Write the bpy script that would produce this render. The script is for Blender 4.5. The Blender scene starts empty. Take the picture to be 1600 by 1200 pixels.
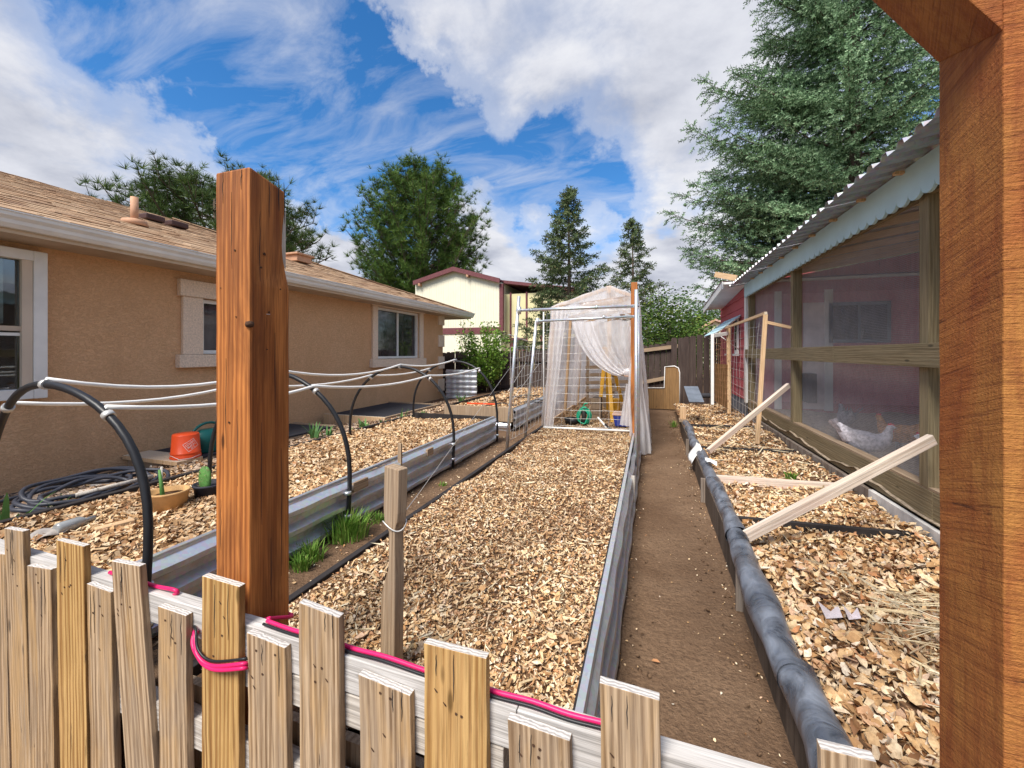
import bpy, bmesh, math, random
import numpy as np
from mathutils import Vector, Matrix
random.seed(7); rng = np.random.default_rng(7)
S = bpy.context.scene
COL = S.collection
R = math.radians
# ------------------------------------------------------------------ camera
FPX = 640.0; VPU = 1015.0; HV = 551.0; CAMZ = 1.3
TH = math.atan((VPU-800)/FPX)
cd = bpy.data.cameras.new('camera'); cam = bpy.data.objects.new('camera', cd); COL.objects.link(cam)
cam.location = (0, 0, CAMZ); cam.rotation_euler = (R(90), 0, TH)
cd.sensor_width = 36; cd.lens = 36*FPX/1600; cd.shift_y = -(600-HV)/1600
cd.clip_start = .02; cd.clip_end = 900
S.camera = cam
S.render.resolution_x = 1024; S.render.resolution_y = 768
# ------------------------------------------------------------------ light
SUN_DIR = Vector((-.20, -.72, 1.0)).normalized()
sd = bpy.data.lights.new('sun', 'SUN'); sun = bpy.data.objects.new('sun', sd); COL.objects.link(sun)
sd.energy = 2.9; sd.angle = R(24); sd.color = (1, .95, .87)
sun.rotation_euler = SUN_DIR.to_track_quat('Z', 'Y').to_euler()
SUN_EL = math.asin(SUN_DIR.z); SUN_ROT = math.atan2(SUN_DIR.x, SUN_DIR.y)
S.view_settings.view_transform = 'Standard'; S.view_settings.look = 'None'
S.view_settings.exposure = 1.05; S.view_settings.gamma = 1
try: S.view_settings.use_curve_mapping = False
except Exception: pass
S.cycles.max_bounces = 8; S.cycles.transparent_max_bounces = 24; S.cycles.diffuse_bounces = 4

def ray(u, v):
    return Vector((math.cos(TH)*(u-800)/FPX - math.sin(TH), math.sin(TH)*(u-800)/FPX + math.cos(TH), (HV-v)/FPX))
def atX(u, v, X): d = ray(u, v); k = X/d.x; return Vector((X, d.y*k, CAMZ+d.z*k))
def atY(u, v, Y): d = ray(u, v); k = Y/d.y; return Vector((d.x*k, Y, CAMZ+d.z*k))
def atZ(u, v, Z): d = ray(u, v); k = (Z-CAMZ)/d.z; return Vector((d.x*k, d.y*k, Z))
def dirn(u, v): return ray(u, v).normalized()

# ------------------------------------------------------------------ node helper
class NT:
    def __init__(s, tree): s.t = tree; s.n = tree.nodes; s.l = tree.links
    def a(s, typ, ins=None, **props):
        nd = s.n.new(typ)
        for k, v in props.items(): setattr(nd, k, v)
        for k, v in (ins or {}).items(): s.set(nd.inputs[k], v)
        return nd
    def set(s, sock, v):
        if isinstance(v, bpy.types.NodeSocket): s.l.new(v, sock)
        elif isinstance(v, bpy.types.Node): s.l.new(v.outputs[0], sock)
        else:
            if isinstance(v, (tuple, list)) and len(v) == 3 and sock.type == 'RGBA': v = (*v, 1)
            sock.default_value = v
    def m(s, op, a, b=0.0, c=None, clamp=False):
        ins = {0: a, 1: b}
        if c is not None: ins[2] = c
        return s.a('ShaderNodeMath', ins, operation=op, use_clamp=clamp).outputs[0]
    def vm(s, op, a, b=(0, 0, 0)):
        nd = s.a('ShaderNodeVectorMath', {0: a, 1: b}, operation=op)
        return nd.outputs['Value'] if op in ('DOT_PRODUCT', 'LENGTH', 'DISTANCE') else nd.outputs[0]
    def mix(s, f, a, b, bt='MIX'):
        nd = s.n.new('ShaderNodeMix'); nd.data_type = 'RGBA'; nd.blend_type = bt
        s.set(nd.inputs[0], f); s.set(nd.inputs[6], a); s.set(nd.inputs[7], b)
        return nd.outputs[2]
    def ramp(s, f, stops, interp='LINEAR'):
        nd = s.n.new('ShaderNodeValToRGB'); cr = nd.color_ramp; cr.interpolation = interp
        while len(cr.elements) < len(stops): cr.elements.new(.5)
        for e, (p, c) in zip(cr.elements, stops):
            e.position = p; e.color = (*c, 1) if isinstance(c, (tuple, list)) else (c, c, c, 1)
        s.set(nd.inputs[0], f); return nd.outputs[0]
    def noise(s, vec, scale, detail=4, rough=.55, dist=0, col=False):
        nd = s.a('ShaderNodeTexNoise', {'Vector': vec, 'Scale': scale, 'Detail': detail, 'Roughness': rough, 'Distortion': dist})
        return nd.outputs[1 if col else 0]
    def xf(s, vec, loc=(0, 0, 0), scale=(1, 1, 1), rot=(0, 0, 0)):
        return s.a('ShaderNodeMapping', {'Vector': vec, 'Location': loc, 'Scale': scale, 'Rotation': rot}).outputs[0]

# ------------------------------------------------------------------ world
W = bpy.data.worlds.new('World'); S.world = W; W.use_nodes = True
w = NT(W.node_tree); w.n.clear()
sky = w.a('ShaderNodeTexSky', sky_type='NISHITA', sun_disc=False, sun_elevation=SUN_EL, sun_rotation=SUN_ROT)
sky.altitude = 1600; sky.dust_density = .6; sky.ozone_density = 2.0
D = w.a('ShaderNodeTexCoord').outputs['Generated']
sep = w.a('ShaderNodeSeparateXYZ', {0: D})
zz = w.m('ADD', w.m('MAXIMUM', sep.outputs[2], 0.0), .22)
px = w.m('DIVIDE', sep.outputs[0], zz); py = w.m('DIVIDE', sep.outputs[1], zz)
P = w.a('ShaderNodeCombineXYZ', {0: px, 1: py, 2: 0.0}).outputs[0]
n1 = w.noise(P, 1.15, 9, .56, .35)
n2 = w.noise(w.xf(P, loc=(3.1, 1.7, 0)), 3.2, 8, .6, .2)
n3 = w.noise(w.xf(P, loc=(7, 2, 0), rot=(0, 0, .6), scale=(1, 2.6, 1)), 2.2, 8, .62, .8)
wob = w.vm('SCALE', w.vm('SUBTRACT', w.noise(D, 3.2, 7, .6, 0, True), (.5, .5, .5)))
wob.node.inputs['Scale'].default_value = .42
Dw = w.vm('NORMALIZE', w.vm('ADD', D, wob))
def blob(u, v, rad, amp):
    d = dirn(u, v)
    dt = w.vm('DOT_PRODUCT', Dw, tuple(d))
    # squared chord distance / radius^2
    q = w.m('DIVIDE', w.m('MULTIPLY', w.m('SUBTRACT', 1.0, dt), 2.0), rad*rad)
    return w.m('MULTIPLY', w.m('POWER', 2.718, w.m('MULTIPLY', q, -1.0)), amp)
acc = w.m('MULTIPLY_ADD', w.m('SUBTRACT', n1, .5), 1.1, .5)
acc = w.m('ADD', acc, w.m('MULTIPLY', w.m('SUBTRACT', n2, .5), .45))
for b in [(300, 30, .22, -.40), (420, 70, .17, -.48), (520, 130, .15, -.52), (600, 175, .12, -.40), (385, 165, .10, -.30), (545, 235, .10, -.35),
          (610, 330, .10, -.30), (470, 225, .08, -.25), (800, 275, .12, -.28), (900, 320, .13, -.36), (985, 300, .08, -.28), (860, 215, .07, -.2), (700, 215, .1, -.15),
          (690, 20, .10, .15), (760, 130, .26, .10), (1050, 120, .35, .14), (130, 160, .3, .10), (60, 60, .15, .02), (200, 60, .10, -.08), (650, 90, .06, -.12), (930, 180, .06, -.12),
          (500, 330, .11, .42), (560, 360, .08, .2), (1010, 400, .16, .3), (780, 400, .15, .3), (720, 300, .05, .2), (300, 200, .12, .12),
          (0, 480, .3, .2)]:
    acc = w.m('ADD', acc, blob(*b))
low = w.m('MULTIPLY', w.m('SUBTRACT', .30, sep.outputs[2], clamp=False), .5)
acc = w.m('ADD', acc, w.m('MAXIMUM', low, 0.0))
mask = w.ramp(acc, [(.34, 0.0), (.48, .5), (.70, 1.0)], 'EASE')
wisp = w.ramp(n3, [(.43, 0.0), (.74, .62)])
mask = w.m('MAXIMUM', mask, w.m('MULTIPLY', wisp, .8))
shade = w.m('ADD', w.m('MULTIPLY', n2, .55), w.m('MULTIPLY', w.noise(w.xf(P, loc=(3.35, 1.9, 0)), 1.5, 7, .55, .3), .6))
ccol = w.ramp(shade, [(.36, (.38, .41, .51)), (.47, (.54, .57, .67)), (.58, (.75, .77, .85)), (.72, (.95, .96, 1.0))])
# thin edges of the cloud are the brightest, thick middle greyer
edge = w.ramp(acc, [(.42, 1.0), (.6, .25), (.9, 0.0)])
ccol = w.mix(w.m('MULTIPLY', edge, .55), ccol, (1.0, 1.0, 1.02))
hsv = w.a('ShaderNodeHueSaturation', {'Saturation': 1.32, 'Value': .95, 'Color': sky})
b1 = w.a('ShaderNodeBackground', {'Color': hsv, 'Strength': .105})
b2 = w.a('ShaderNodeBackground', {'Color': ccol, 'Strength': .47})
ms = w.a('ShaderNodeMixShader', {0: mask, 1: b1, 2: b2})
w.a('ShaderNodeOutputWorld', {0: ms})

# ------------------------------------------------------------------ materials
def mat(name, build):
    m = bpy.data.materials.new(name); m.use_nodes = True
    t = NT(m.node_tree); t.n.clear()
    out = t.a('ShaderNodeOutputMaterial')
    sh = build(t); t.l.new(sh.outputs[0], out.inputs[0]); return m
def pr(t, col, rough=.8, metal=0, bump=None, bs=.3, bd=.02, spec=.3, **kw):
    nd = t.a('ShaderNodeBsdfPrincipled', {'Base Color': col, 'Roughness': rough, 'Metallic': metal, 'Specular IOR Level': spec})
    for k, v in kw.items(): t.set(nd.inputs[k], v)
    if bump is not None:
        b = t.a('ShaderNodeBump', {'Height': bump, 'Strength': bs, 'Distance': bd}); t.l.new(b.outputs[0], nd.inputs['Normal'])
    return nd
def oc(t): return t.a('ShaderNodeTexCoord').outputs['Object']
def rnd(t):
    a = t.a('ShaderNodeObjectInfo').outputs['Random']; b = t.a('ShaderNodeNewGeometry').outputs['Random Per Island']
    return t.m('FRACT', t.m('ADD', a, b))
def plain(name, col, rough=.6, metal=0, var=.15, sc=8, bs=.1, spec=.3, **kw):
    def f(t):
        o = oc(t); n = t.noise(o, sc, 5)
        c = t.mix(t.ramp(n, [(.35, 0.0), (.65, 1.0)]), tuple(x*(1-var) for x in col), tuple(min(1, x*(1+var)) for x in col))
        return pr(t, c, rough, metal, n, bs, .01, spec, **kw)
    return mat(name, f)
def wood(name, a, b, c, top=None, stripe=.5, stain=.5, sc=1.0, rough=.78, bs=.35, gold=None):
    """a,b grain colours, c stain colour; local z is the grain direction"""
    def f(t):
        r = t.a('ShaderNodeObjectInfo').outputs['Random']
        off = t.a('ShaderNodeCombineXYZ', {0: t.m('MULTIPLY', r, 37.0), 1: t.m('MULTIPLY', r, 91.0), 2: t.m('MULTIPLY', r, 53.0)}).outputs[0]
        o = t.vm('ADD', oc(t), off)
        g1 = t.noise(t.xf(o, scale=(38*sc, 38*sc, 1.6*sc)), 1.0, 6, .62, .6)
        ring = t.a('ShaderNodeTexWave', {'Vector': t.xf(o, scale=(1, .7, .045)), 'Scale': 17*sc, 'Distortion': 9.0, 'Detail': 3.0, 'Detail Scale': 1.1}, wave_type='BANDS', bands_direction='X').outputs[1]
        fine = t.noise(t.xf(o, scale=(260, 260, 5)), 1.0, 3, .6)
        g = t.m('ADD', t.m('MULTIPLY', g1, 1-stripe*.6), t.m('MULTIPLY', ring, stripe*.6))
        col = t.mix(t.ramp(g, [(.22, 0.0), (.68, 1.0)]), a, b)
        st = t.noise(t.xf(o, scale=(7, 7, 1.1)), 1.0, 5, .65, 1.2)
        col = t.mix(t.m('MULTIPLY', t.ramp(st, [(.45, 0.0), (.66, 1.0)]), stain), col, c)
        if gold:
            gn = t.noise(t.xf(o, scale=(11, 11, 1.4), loc=(5, 3, 1)), 1.0, 5, .6, 1.0); col = t.mix(t.m('MULTIPLY', t.ramp(gn, [(.5, 0.0), (.66, 1.0)]), .75), col, gold)
            dk = t.noise(t.xf(o, scale=(30, 30, 2.2), loc=(2, 8, 4)), 1.0, 4, .6, 1.6); col = t.mix(t.ramp(dk, [(.66, 0.0), (.72, .8)]), col, (.07, .045, .03))
        col = t.mix(t.ramp(fine, [(.32, .55), (.55, 0.0)]), col, tuple(x*.45 for x in a))
        kn = t.a('ShaderNodeTexVoronoi', {'Vector': t.xf(o, scale=(9, 9, 2.6)), 'Scale': 1.0}).outputs['Distance']
        col = t.mix(t.ramp(kn, [(.045, .85), (.085, 0.0)]), col, tuple(x*.3 for x in c))
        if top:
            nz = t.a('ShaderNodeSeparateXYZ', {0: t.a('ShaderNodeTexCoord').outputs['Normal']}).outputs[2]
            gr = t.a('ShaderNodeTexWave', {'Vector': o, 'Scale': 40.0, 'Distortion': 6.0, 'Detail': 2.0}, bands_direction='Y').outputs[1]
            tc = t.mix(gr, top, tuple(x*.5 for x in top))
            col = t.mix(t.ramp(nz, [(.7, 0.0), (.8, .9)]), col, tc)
        h = t.m('ADD', g, t.m('MULTIPLY', fine, .6))
        return pr(t, col, rough, 0, h, bs, .006, .25)
    return mat(name, f)
def wood_face(*a, **k): return wood(*a, **k)

M = {}
M['picket'] = wood('weathered_cedar', (.17, .095, .045), (.57, .41, .26), (.35, .26, .18), top=(.70, .66, .63), stripe=.6, stain=.8, gold=(.50, .31, .14))
M['picket2'] = wood('golden_pine', (.27, .13, .04), (.60, .38, .15), (.42, .23, .07), top=(.70, .66, .62), stripe=1.0, stain=.5, gold=(.56, .34, .14))
M['greyrail'] = wood('grey_rail_wood', (.38, .33, .28), (.60, .55, .49), (.5, .43, .36), stain=.5)
M['whiterail'] = wood('white_rail_wood', (.42, .39, .36), (.64, .61, .58), (.34, .30, .27), stain=.55, stripe=.3)
M['redpost'] = wood('stained_redwood_post', (.26, .075, .02), (.58, .22, .06), (.17, .06, .022), top=(.30, .22, .17), stripe=.55, stain=.85, rough=.6)
M['redpost2'] = wood('rough_sawn_redwood', (.33, .085, .02), (.58, .19, .04), (.42, .17, .03), stripe=.2, stain=.8, sc=1.2, bs=.6)
def sawn(t):
    r = t.a('ShaderNodeObjectInfo').outputs['Random']
    o = t.vm('ADD', oc(t), t.a('ShaderNodeCombineXYZ', {2: t.m('MULTIPLY', r, 9.0)}).outputs[0])
    q = t.xf(o, rot=(.28, 0, .1))
    s1 = t.noise(t.xf(q, scale=(14, 9, 260)), 1.0, 5, .7, .5); s2 = t.noise(t.xf(q, scale=(5, 4, 34)), 1.0, 5, .65, 1.0)
    big = t.noise(t.xf(o, scale=(5, 5, 2.2)), 1.0, 5, .6, .8); g = t.noise(t.xf(o, scale=(60, 60, 7)), 1.0, 4, .65, .5); pit = t.noise(o, 190, 3, .7)
    c = t.mix(t.ramp(s2, [(.3, 0.0), (.7, 1.0)]), (.27, .075, .022), (.46, .165, .045))
    c = t.mix(t.m('MULTIPLY', t.ramp(big, [(.42, 0.0), (.66, 1.0)]), .65), c, (.50, .235, .06))
    c = t.mix(t.ramp(g, [(.34, .45), (.55, 0.0)]), c, (.20, .05, .018))
    c = t.mix(t.ramp(s1, [(.33, .7), (.5, 0.0)]), c, (.15, .045, .018))
    c = t.mix(t.ramp(s2, [(.30, .8), (.335, 0.0)]), c, (.07, .025, .012))
    return pr(t, c, .75, 0, t.m('ADD', t.m('ADD', s1, s2), pit), .6, .006, .2)
M['redpost2'] = mat('rough_sawn_redwood_face', sawn)
M['coopwood'] = wood('treated_olive_lumber', (.17, .125, .065), (.30, .235, .135), (.24, .2, .12), stain=.5)
M['newwood'] = wood('fresh_pine', (.56, .34, .17), (.74, .53, .32), (.70, .45, .28), top=(.75, .65, .5), stain=.4)
M['palewood'] = wood('pale_pine', (.60, .47, .36), (.76, .66, .56), (.68, .42, .36), stain=.4)
M['framewood'] = wood('brown_plank', (.26, .17, .10), (.45, .33, .22), (.35, .27, .2), stain=.5)
M['oldwood'] = wood('weathered_foundation_plank', (.13, .095, .07), (.28, .22, .175), (.36, .32, .28), stain=.8)
M['fence'] = wood('dark_brown_fence', (.030, .020, .018), (.085, .058, .048), (.12, .09, .075), stain=.5)
M['ply'] = wood('plywood', (.20, .11, .045), (.34, .20, .085), (.2, .12, .06), stain=.5, sc=.5)
M['yellow'] = plain('yellow_paint', (.72, .38, .03), .5)
def stucco(t):
    o = oc(t)
    n = t.noise(o, 70, 6, .62, .8); n2 = t.noise(o, 1.3, 4, .6, .4)
    v = t.noise(t.xf(o, scale=(1, 1, 1.6)), 34, 4, .6, 1.0); n3 = t.noise(t.xf(o, scale=(1, 1, .35)), 3.5, 5, .65, .6)
    h = t.m('ADD', t.ramp(v, [(.47, 0.0), (.53, 1.0)]), t.m('MULTIPLY', n, .8))
    c = t.mix(t.ramp(n2, [(.35, 0.0), (.7, 1.0)]), (.70, .415, .225), (.78, .485, .275))
    c = t.mix(t.m('MULTIPLY', t.ramp(n3, [(.5, 0.0), (.7, 1.0)]), .22), c, (.46, .26, .13))
    c = t.mix(t.ramp(h, [(.2, .35), (.7, 0.0)]), c, (.36, .18, .085))
    return pr(t, c, .9, 0, h, .6, .008, .15)
M['stucco'] = mat('tan_stucco', stucco)
M['trimstucco'] = plain('pale_trim_stucco', (.78, .62, .48), .9, sc=60, bs=.5)
M['white'] = plain('white_paint', (.80, .79, .76), .45, sc=5, var=.06)
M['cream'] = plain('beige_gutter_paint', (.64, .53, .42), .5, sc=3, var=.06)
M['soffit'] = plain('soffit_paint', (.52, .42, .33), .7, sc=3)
def shingle(t):
    r = rnd(t); o = t.a('ShaderNodeTexCoord').outputs['Object']
    g = t.noise(t.a('ShaderNodeNewGeometry').outputs['Position'], 90, 3, .7)
    c = t.ramp(r, [(0, (.36, .22, .13)), (.35, (.47, .31, .19)), (.7, (.56, .40, .26)), (1, (.28, .17, .11))])
    c = t.mix(t.ramp(g, [(.35, .5), (.6, 0.0)]), c, (.2, .12, .08))
    return pr(t, c, .95, 0, g, .4, .004, .1)
M['shingle'] = mat('brown_asphalt_shingle', shingle)
def galv(dirt=.3, base=(.60, .64, .70)):
    def f(t):
        o = oc(t)
        sp = t.a('ShaderNodeTexVoronoi', {'Vector': o, 'Scale': 55.0}).outputs['Color']
        n = t.noise(t.xf(o, scale=(3, 3, 9)), 1.0, 6, .65, .5)
        c = t.mix(.12, base, sp)
        c = t.mix(t.m('MULTIPLY', t.ramp(n, [(.5, 0.0), (.7, 1.0)]), dirt), c, (.34, .25, .17))
        return pr(t, c, t.ramp(n, [(.3, .28), (.7, .55)]), .75, n, .12, .01, .5)
    return f
M['galv'] = mat('galvanized_steel', galv(.55))
M['galvpipe'] = mat('galvanized_pipe', galv(.1, (.66, .68, .70)))
M['roofmetal'] = mat('grey_corrugated_roofing', galv(.25, (.42, .42, .45)))
M['black'] = plain('black_poly_pipe', (.018, .018, .02), .38, sc=12, bs=.05)
M['edging'] = plain('black_edging', (.03, .025, .024), .7, sc=20)
M['mat'] = plain('black_weed_fabric', (.035, .035, .042), .85, sc=60, bs=.3)
M['pvc'] = plain('white_pvc', (.80, .79, .76), .4, var=.04)
M['wire'] = plain('steel_wire', (.62, .60, .57), .45, .5, var=.1)
M['screen'] = plain('hardware_cloth_wire', (.62, .60, .62), .5, .2, var=.1)
M['rustwire'] = plain('rusty_wire', (.42, .22, .12), .8)
M['pink'] = plain('magenta_hose', (.68, .02, .13), .35, var=.08)
M['orange'] = plain('orange_plastic', (.80, .085, .02), .4, var=.05)
M['teal'] = plain('dark_teal_plastic', (.01, .11, .10), .35)
M['greenhose'] = plain('green_hose_plastic', (.02, .36, .20), .4)
M['blueplastic'] = plain('blue_plastic', (.03, .05, .28), .4)
M['redsiding'] = wood('red_painted_siding', (.48, .095, .11), (.58, .13, .145), (.50, .14, .15), stripe=.1, stain=.3, bs=.12)
M['lightblue'] = plain('light_blue_paint', (.50, .72, .80), .55, sc=2, var=.08)
M['creamhouse'] = plain('cream_siding', (.80, .76, .60), .8, sc=1, var=.04)
M['yellowhouse'] = plain('pale_yellow_siding', (.72, .66, .38), .8, sc=1, var=.04)
M['maroon'] = plain('maroon_trim', (.16, .055, .06), .7)
M['terracotta'] = plain('tan_pot', (.56, .33, .14), .8, sc=20, bs=.3)
M['cactus'] = plain('cactus_green', (.10, .25, .06), .6, sc=25, bs=.4)
M['pottext'] = plain('black_basket', (.03, .03, .04), .7)
M['dark'] = plain('dark_interior', (.03, .028, .03), .9)
M['brownvent'] = plain('dark_brown_vent', (.07, .035, .03), .5)
M['rust'] = plain('tan_metal_vent', (.50, .28, .17), .7)
M['stone'] = plain('grey_stone', (.38, .34, .31), .9, sc=10, bs=.5)
M['bluegrey'] = plain('grey_blue_metal', (.20, .23, .28), .5, .4)
M['peelwhite'] = plain('peeling_white_paint', (.60, .57, .53), .8, sc=6, var=.3, bs=.6)
def soil(t):
    o = t.a('ShaderNodeNewGeometry').outputs['Position']
    n = t.noise(o, 1.6, 6, .6, .3); f = t.noise(o, 55, 5, .7); g = t.noise(o, 9, 5, .65)
    c = t.mix(t.ramp(n, [(.35, 0.0), (.65, 1.0)]), (.165, .098, .058), (.265, .170, .105))
    c = t.mix(t.ramp(f, [(.36, .6), (.56, 0.0)]), c, (.11, .066, .042))
    c = t.mix(t.ramp(t.noise(o, 120, 2, .6), [(.66, 0.0), (.74, .6)]), c, (.36, .27, .19))
    return pr(t, c, .95, 0, t.m('ADD', f, t.m('MULTIPLY', g, 1.6)), .8, .03, .1)
M['soil'] = mat('brown_soil', soil)
M['underleaf'] = plain('dark_leaf_litter', (.14, .075, .038), .95, sc=40, bs=.6, var=.5)
def leafm(name, stops, rough=.75, patch=.5):
    def f(t):
        r = rnd(t); c = t.ramp(r, stops)
        n = t.noise(t.a('ShaderNodeNewGeometry').outputs['Position'], 110, 3, .6)
        c = t.mix(t.ramp(n, [(.36, .35), (.6, 0.0)]), c, (.2, .10, .05))
        pz = t.a('ShaderNodeNewGeometry').outputs['Position']; pt = t.noise(pz, 2.6, 5, .65, .5)
        c = t.mix(t.m('MULTIPLY', t.ramp(pt, [(.50, 0.0), (.66, 1.0)]), patch), c, (.20, .10, .05))
        return pr(t, c, rough, 0, n, .2, .003, .25)
    return mat(name, f)
M['litter'] = leafm('dry_leaf_litter', [(0, (.22, .10, .04)), (.12, (.44, .24, .10)), (.30, (.66, .42, .20)), (.52, (.82, .61, .36)), (.72, (.88, .73, .51)), (.84, (.56, .25, .10)), (1, (.93, .85, .68))])
M['chips'] = leafm('wood_chip_mulch', [(0, (.24, .12, .05)), (.2, (.50, .29, .13)), (.5, (.76, .53, .29)), (.8, (.90, .74, .50)), (1, (.62, .33, .15))])
M['gravel'] = leafm('tan_gravel', [(0, (.22, .15, .1)), (.3, (.42, .30, .2)), (.6, (.58, .45, .33)), (.85, (.46, .30, .19)), (1, (.7, .62, .54))])
M['straw'] = leafm('dry_straw', [(0, (.60, .46, .27)), (.5, (.78, .66, .42)), (1, (.86, .78, .58))])
def foliage(name, stops, rough=.6):
    def f(t):
        r = t.a('ShaderNodeNewGeometry').outputs['Random Per Island']
        c = t.ramp(r, stops)
        big = t.noise(t.a('ShaderNodeNewGeometry').outputs['Position'], .9, 3, .6)
        c = t.mix(t.ramp(big, [(.35, .45), (.62, 0.0)]), c, tuple(x*.5 for x in stops[0][1]))
        p = pr(t, c, rough, 0, None, spec=.2)
        tr = t.a('ShaderNodeBsdfTranslucent', {'Color': c})
        return t.a('ShaderNodeMixShader', {0: .18, 1: p, 2: tr})
    return mat(name, f)
M['pine'] = foliage('pine_needles', [(0, (.03, .07, .015)), (.4, (.08, .155, .03)), (.8, (.155, .26, .05)), (1, (.22, .25, .05))])
M['pinedark'] = foliage('dark_pine_needles', [(0, (.04, .08, .025)), (.5, (.085, .14, .035)), (1, (.15, .2, .05))])
M['spruce'] = foliage('green_spruce_needles', [(0, (.05, .08, .035)), (.5, (.10, .145, .06)), (.9, (.16, .20, .075)), (1, (.24, .17, .10))])
M['bluespruce'] = foliage('blue_spruce_needles', [(0, (.035, .075, .03)), (.35, (.11, .20, .09)), (.75, (.26, .42, .22)), (1, (.45, .60, .36))])
M['leafgreen'] = foliage('fresh_green_leaves', [(0, (.10, .20, .025)), (.5, (.19, .34, .05)), (1, (.32, .46, .09))])
M['grassgreen'] = foliage('grass_green', [(0, (.10, .22, .03)), (.6, (.2, .38, .06)), (1, (.38, .45, .12))])
M['iris'] = foliage('iris_leaf', [(0, (.07, .17, .05)), (1, (.16, .32, .10))])
M['bark'] = wood('tree_bark', (.06, .042, .03), (.15, .11, .08), (.1, .08, .06), bs=.8)
def film(alpha, name):
    def f(t):
        o = t.a('ShaderNodeNewGeometry').outputs['Position']
        n = t.noise(t.xf(o, scale=(3, 3, 1.2)), 2.2, 5, .6, 1.4)
        fold = t.noise(t.xf(o, scale=(9, 9, 1.0)), 1.4, 4, .55, .6)
        d = t.a('ShaderNodeBsdfDiffuse', {'Color': (.93, .91, .91)}); tl = t.a('ShaderNodeBsdfTranslucent', {'Color': (.95, .92, .92)})
        g = t.a('ShaderNodeBsdfGlossy', {'Color': (1, 1, 1), 'Roughness': .28})
        b = t.a('ShaderNodeBump', {'Height': fold, 'Strength': .6, 'Distance': .05}); t.l.new(b.outputs[0], g.inputs['Normal']); t.l.new(b.outputs[0], d.inputs['Normal'])
        x = t.a('ShaderNodeMixShader', {0: .55, 1: d, 2: tl}); x = t.a('ShaderNodeMixShader', {0: .14, 1: x, 2: g})
        tr = t.a('ShaderNodeBsdfTransparent')
        a = t.m('ADD', alpha-.14, t.m('MULTIPLY', t.ramp(n, [(.35, 0.0), (.7, 1.0)]), .3))
        return t.a('ShaderNodeMixShader', {0: a, 1: tr, 2: x})
    return mat(name, f)
M['film'] = film(.74, 'greenhouse_film'); M['filmthick'] = film(.86, 'folded_greenhouse_film')
def glassd(t):
    o = oc(t); n = t.noise(t.xf(o, scale=(2, 2, .6)), 3, 4)
    c = t.ramp(n, [(.4, (.02, .018, .02)), (.7, (.07, .06, .065))])
    return pr(t, c, .06, 0, t.noise(o, 1.2, 2), .06, .05, .7)
M['glass'] = mat('dark_window_glass', glassd)
def clear(t):
    g = t.a('ShaderNodeBsdfGlossy', {'Color': (1, 1, 1), 'Roughness': .03}); tr = t.a('ShaderNodeBsdfTransparent', {'Color': (.75, .82, .82)})
    fr_ = t.a('ShaderNodeFresnel', {'IOR': 1.5}); return t.a('ShaderNodeMixShader', {0: t.m('ADD', t.m('MULTIPLY', fr_, 1.4), .06), 1: tr, 2: g})
M['clear'] = mat('clear_window_glass', clear)
M['redlit'] = wood('brightened_red_siding', (.64, .19, .22), (.74, .26, .29), (.68, .27, .30), stripe=.1, stain=.4, bs=.12)  # red siding painted lighter to brighten the shed front inside the dim run
def tarp(t):
    o = oc(t); n = t.noise(o, 7, 5, .6, 1.0)
    c = t.mix(t.ramp(n, [(.35, 0.0), (.65, 1.0)]), (.045, .052, .068), (.19, .21, .25))  # paler blue-grey patches paint glossy highlights into the black plastic
    return pr(t, c, t.ramp(n, [(.3, .22), (.7, .42)]), 0, n, .3, .05, .7)
M['tarp'] = mat('black_plastic_tube', tarp)

# ------------------------------------------------------------------ object helpers
def tag(o, label=None, cat=None, group=None, kind=None):
    if label: o['label'] = label
    if cat: o['category'] = cat
    if group: o['group'] = group
    if kind: o['kind'] = kind
    return o
def link(name, me, parent=None, m=None):
    o = bpy.data.objects.new(name, me); COL.objects.link(o)
    if m is not None and not me.materials: me.materials.append(M[m] if isinstance(m, str) else m)
    if parent: par(o, parent)
    return o
def par(o, p):
    o.parent = p; o.matrix_parent_inverse = WM[p.name].inverted() if p.name in WM else Matrix.Identity(4)
WM = {}
def thing(name, label, cat, loc=(0, 0, 0), group=None):
    o = bpy.data.objects.new(name, None); COL.objects.link(o); o.location = loc; o.empty_display_size = .1
    WM[o.name] = Matrix.Translation(loc)
    return tag(o, label, cat, group)
def basis(p0, p1, roll=0, side=None):
    """matrix with local z along p0->p1, origin p0; local x horizontal or along side"""
    z = (Vector(p1)-Vector(p0)).normalized()
    s = Vector(side) if side is not None else (Vector((1, 0, 0)) if abs(z.z) > .7 else Vector((0, 0, 1)))
    y = z.cross(s).normalized() if side is None and abs(z.z) <= .7 else None
    if y is None:
        x = (s - z*s.dot(z)).normalized(); y = z.cross(x)
    else: x = y.cross(z)
    m = Matrix((x, y, z)).transposed().to_4x4(); m.translation = p0
    return m @ Matrix.Rotation(roll, 4, 'Z')
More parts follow.
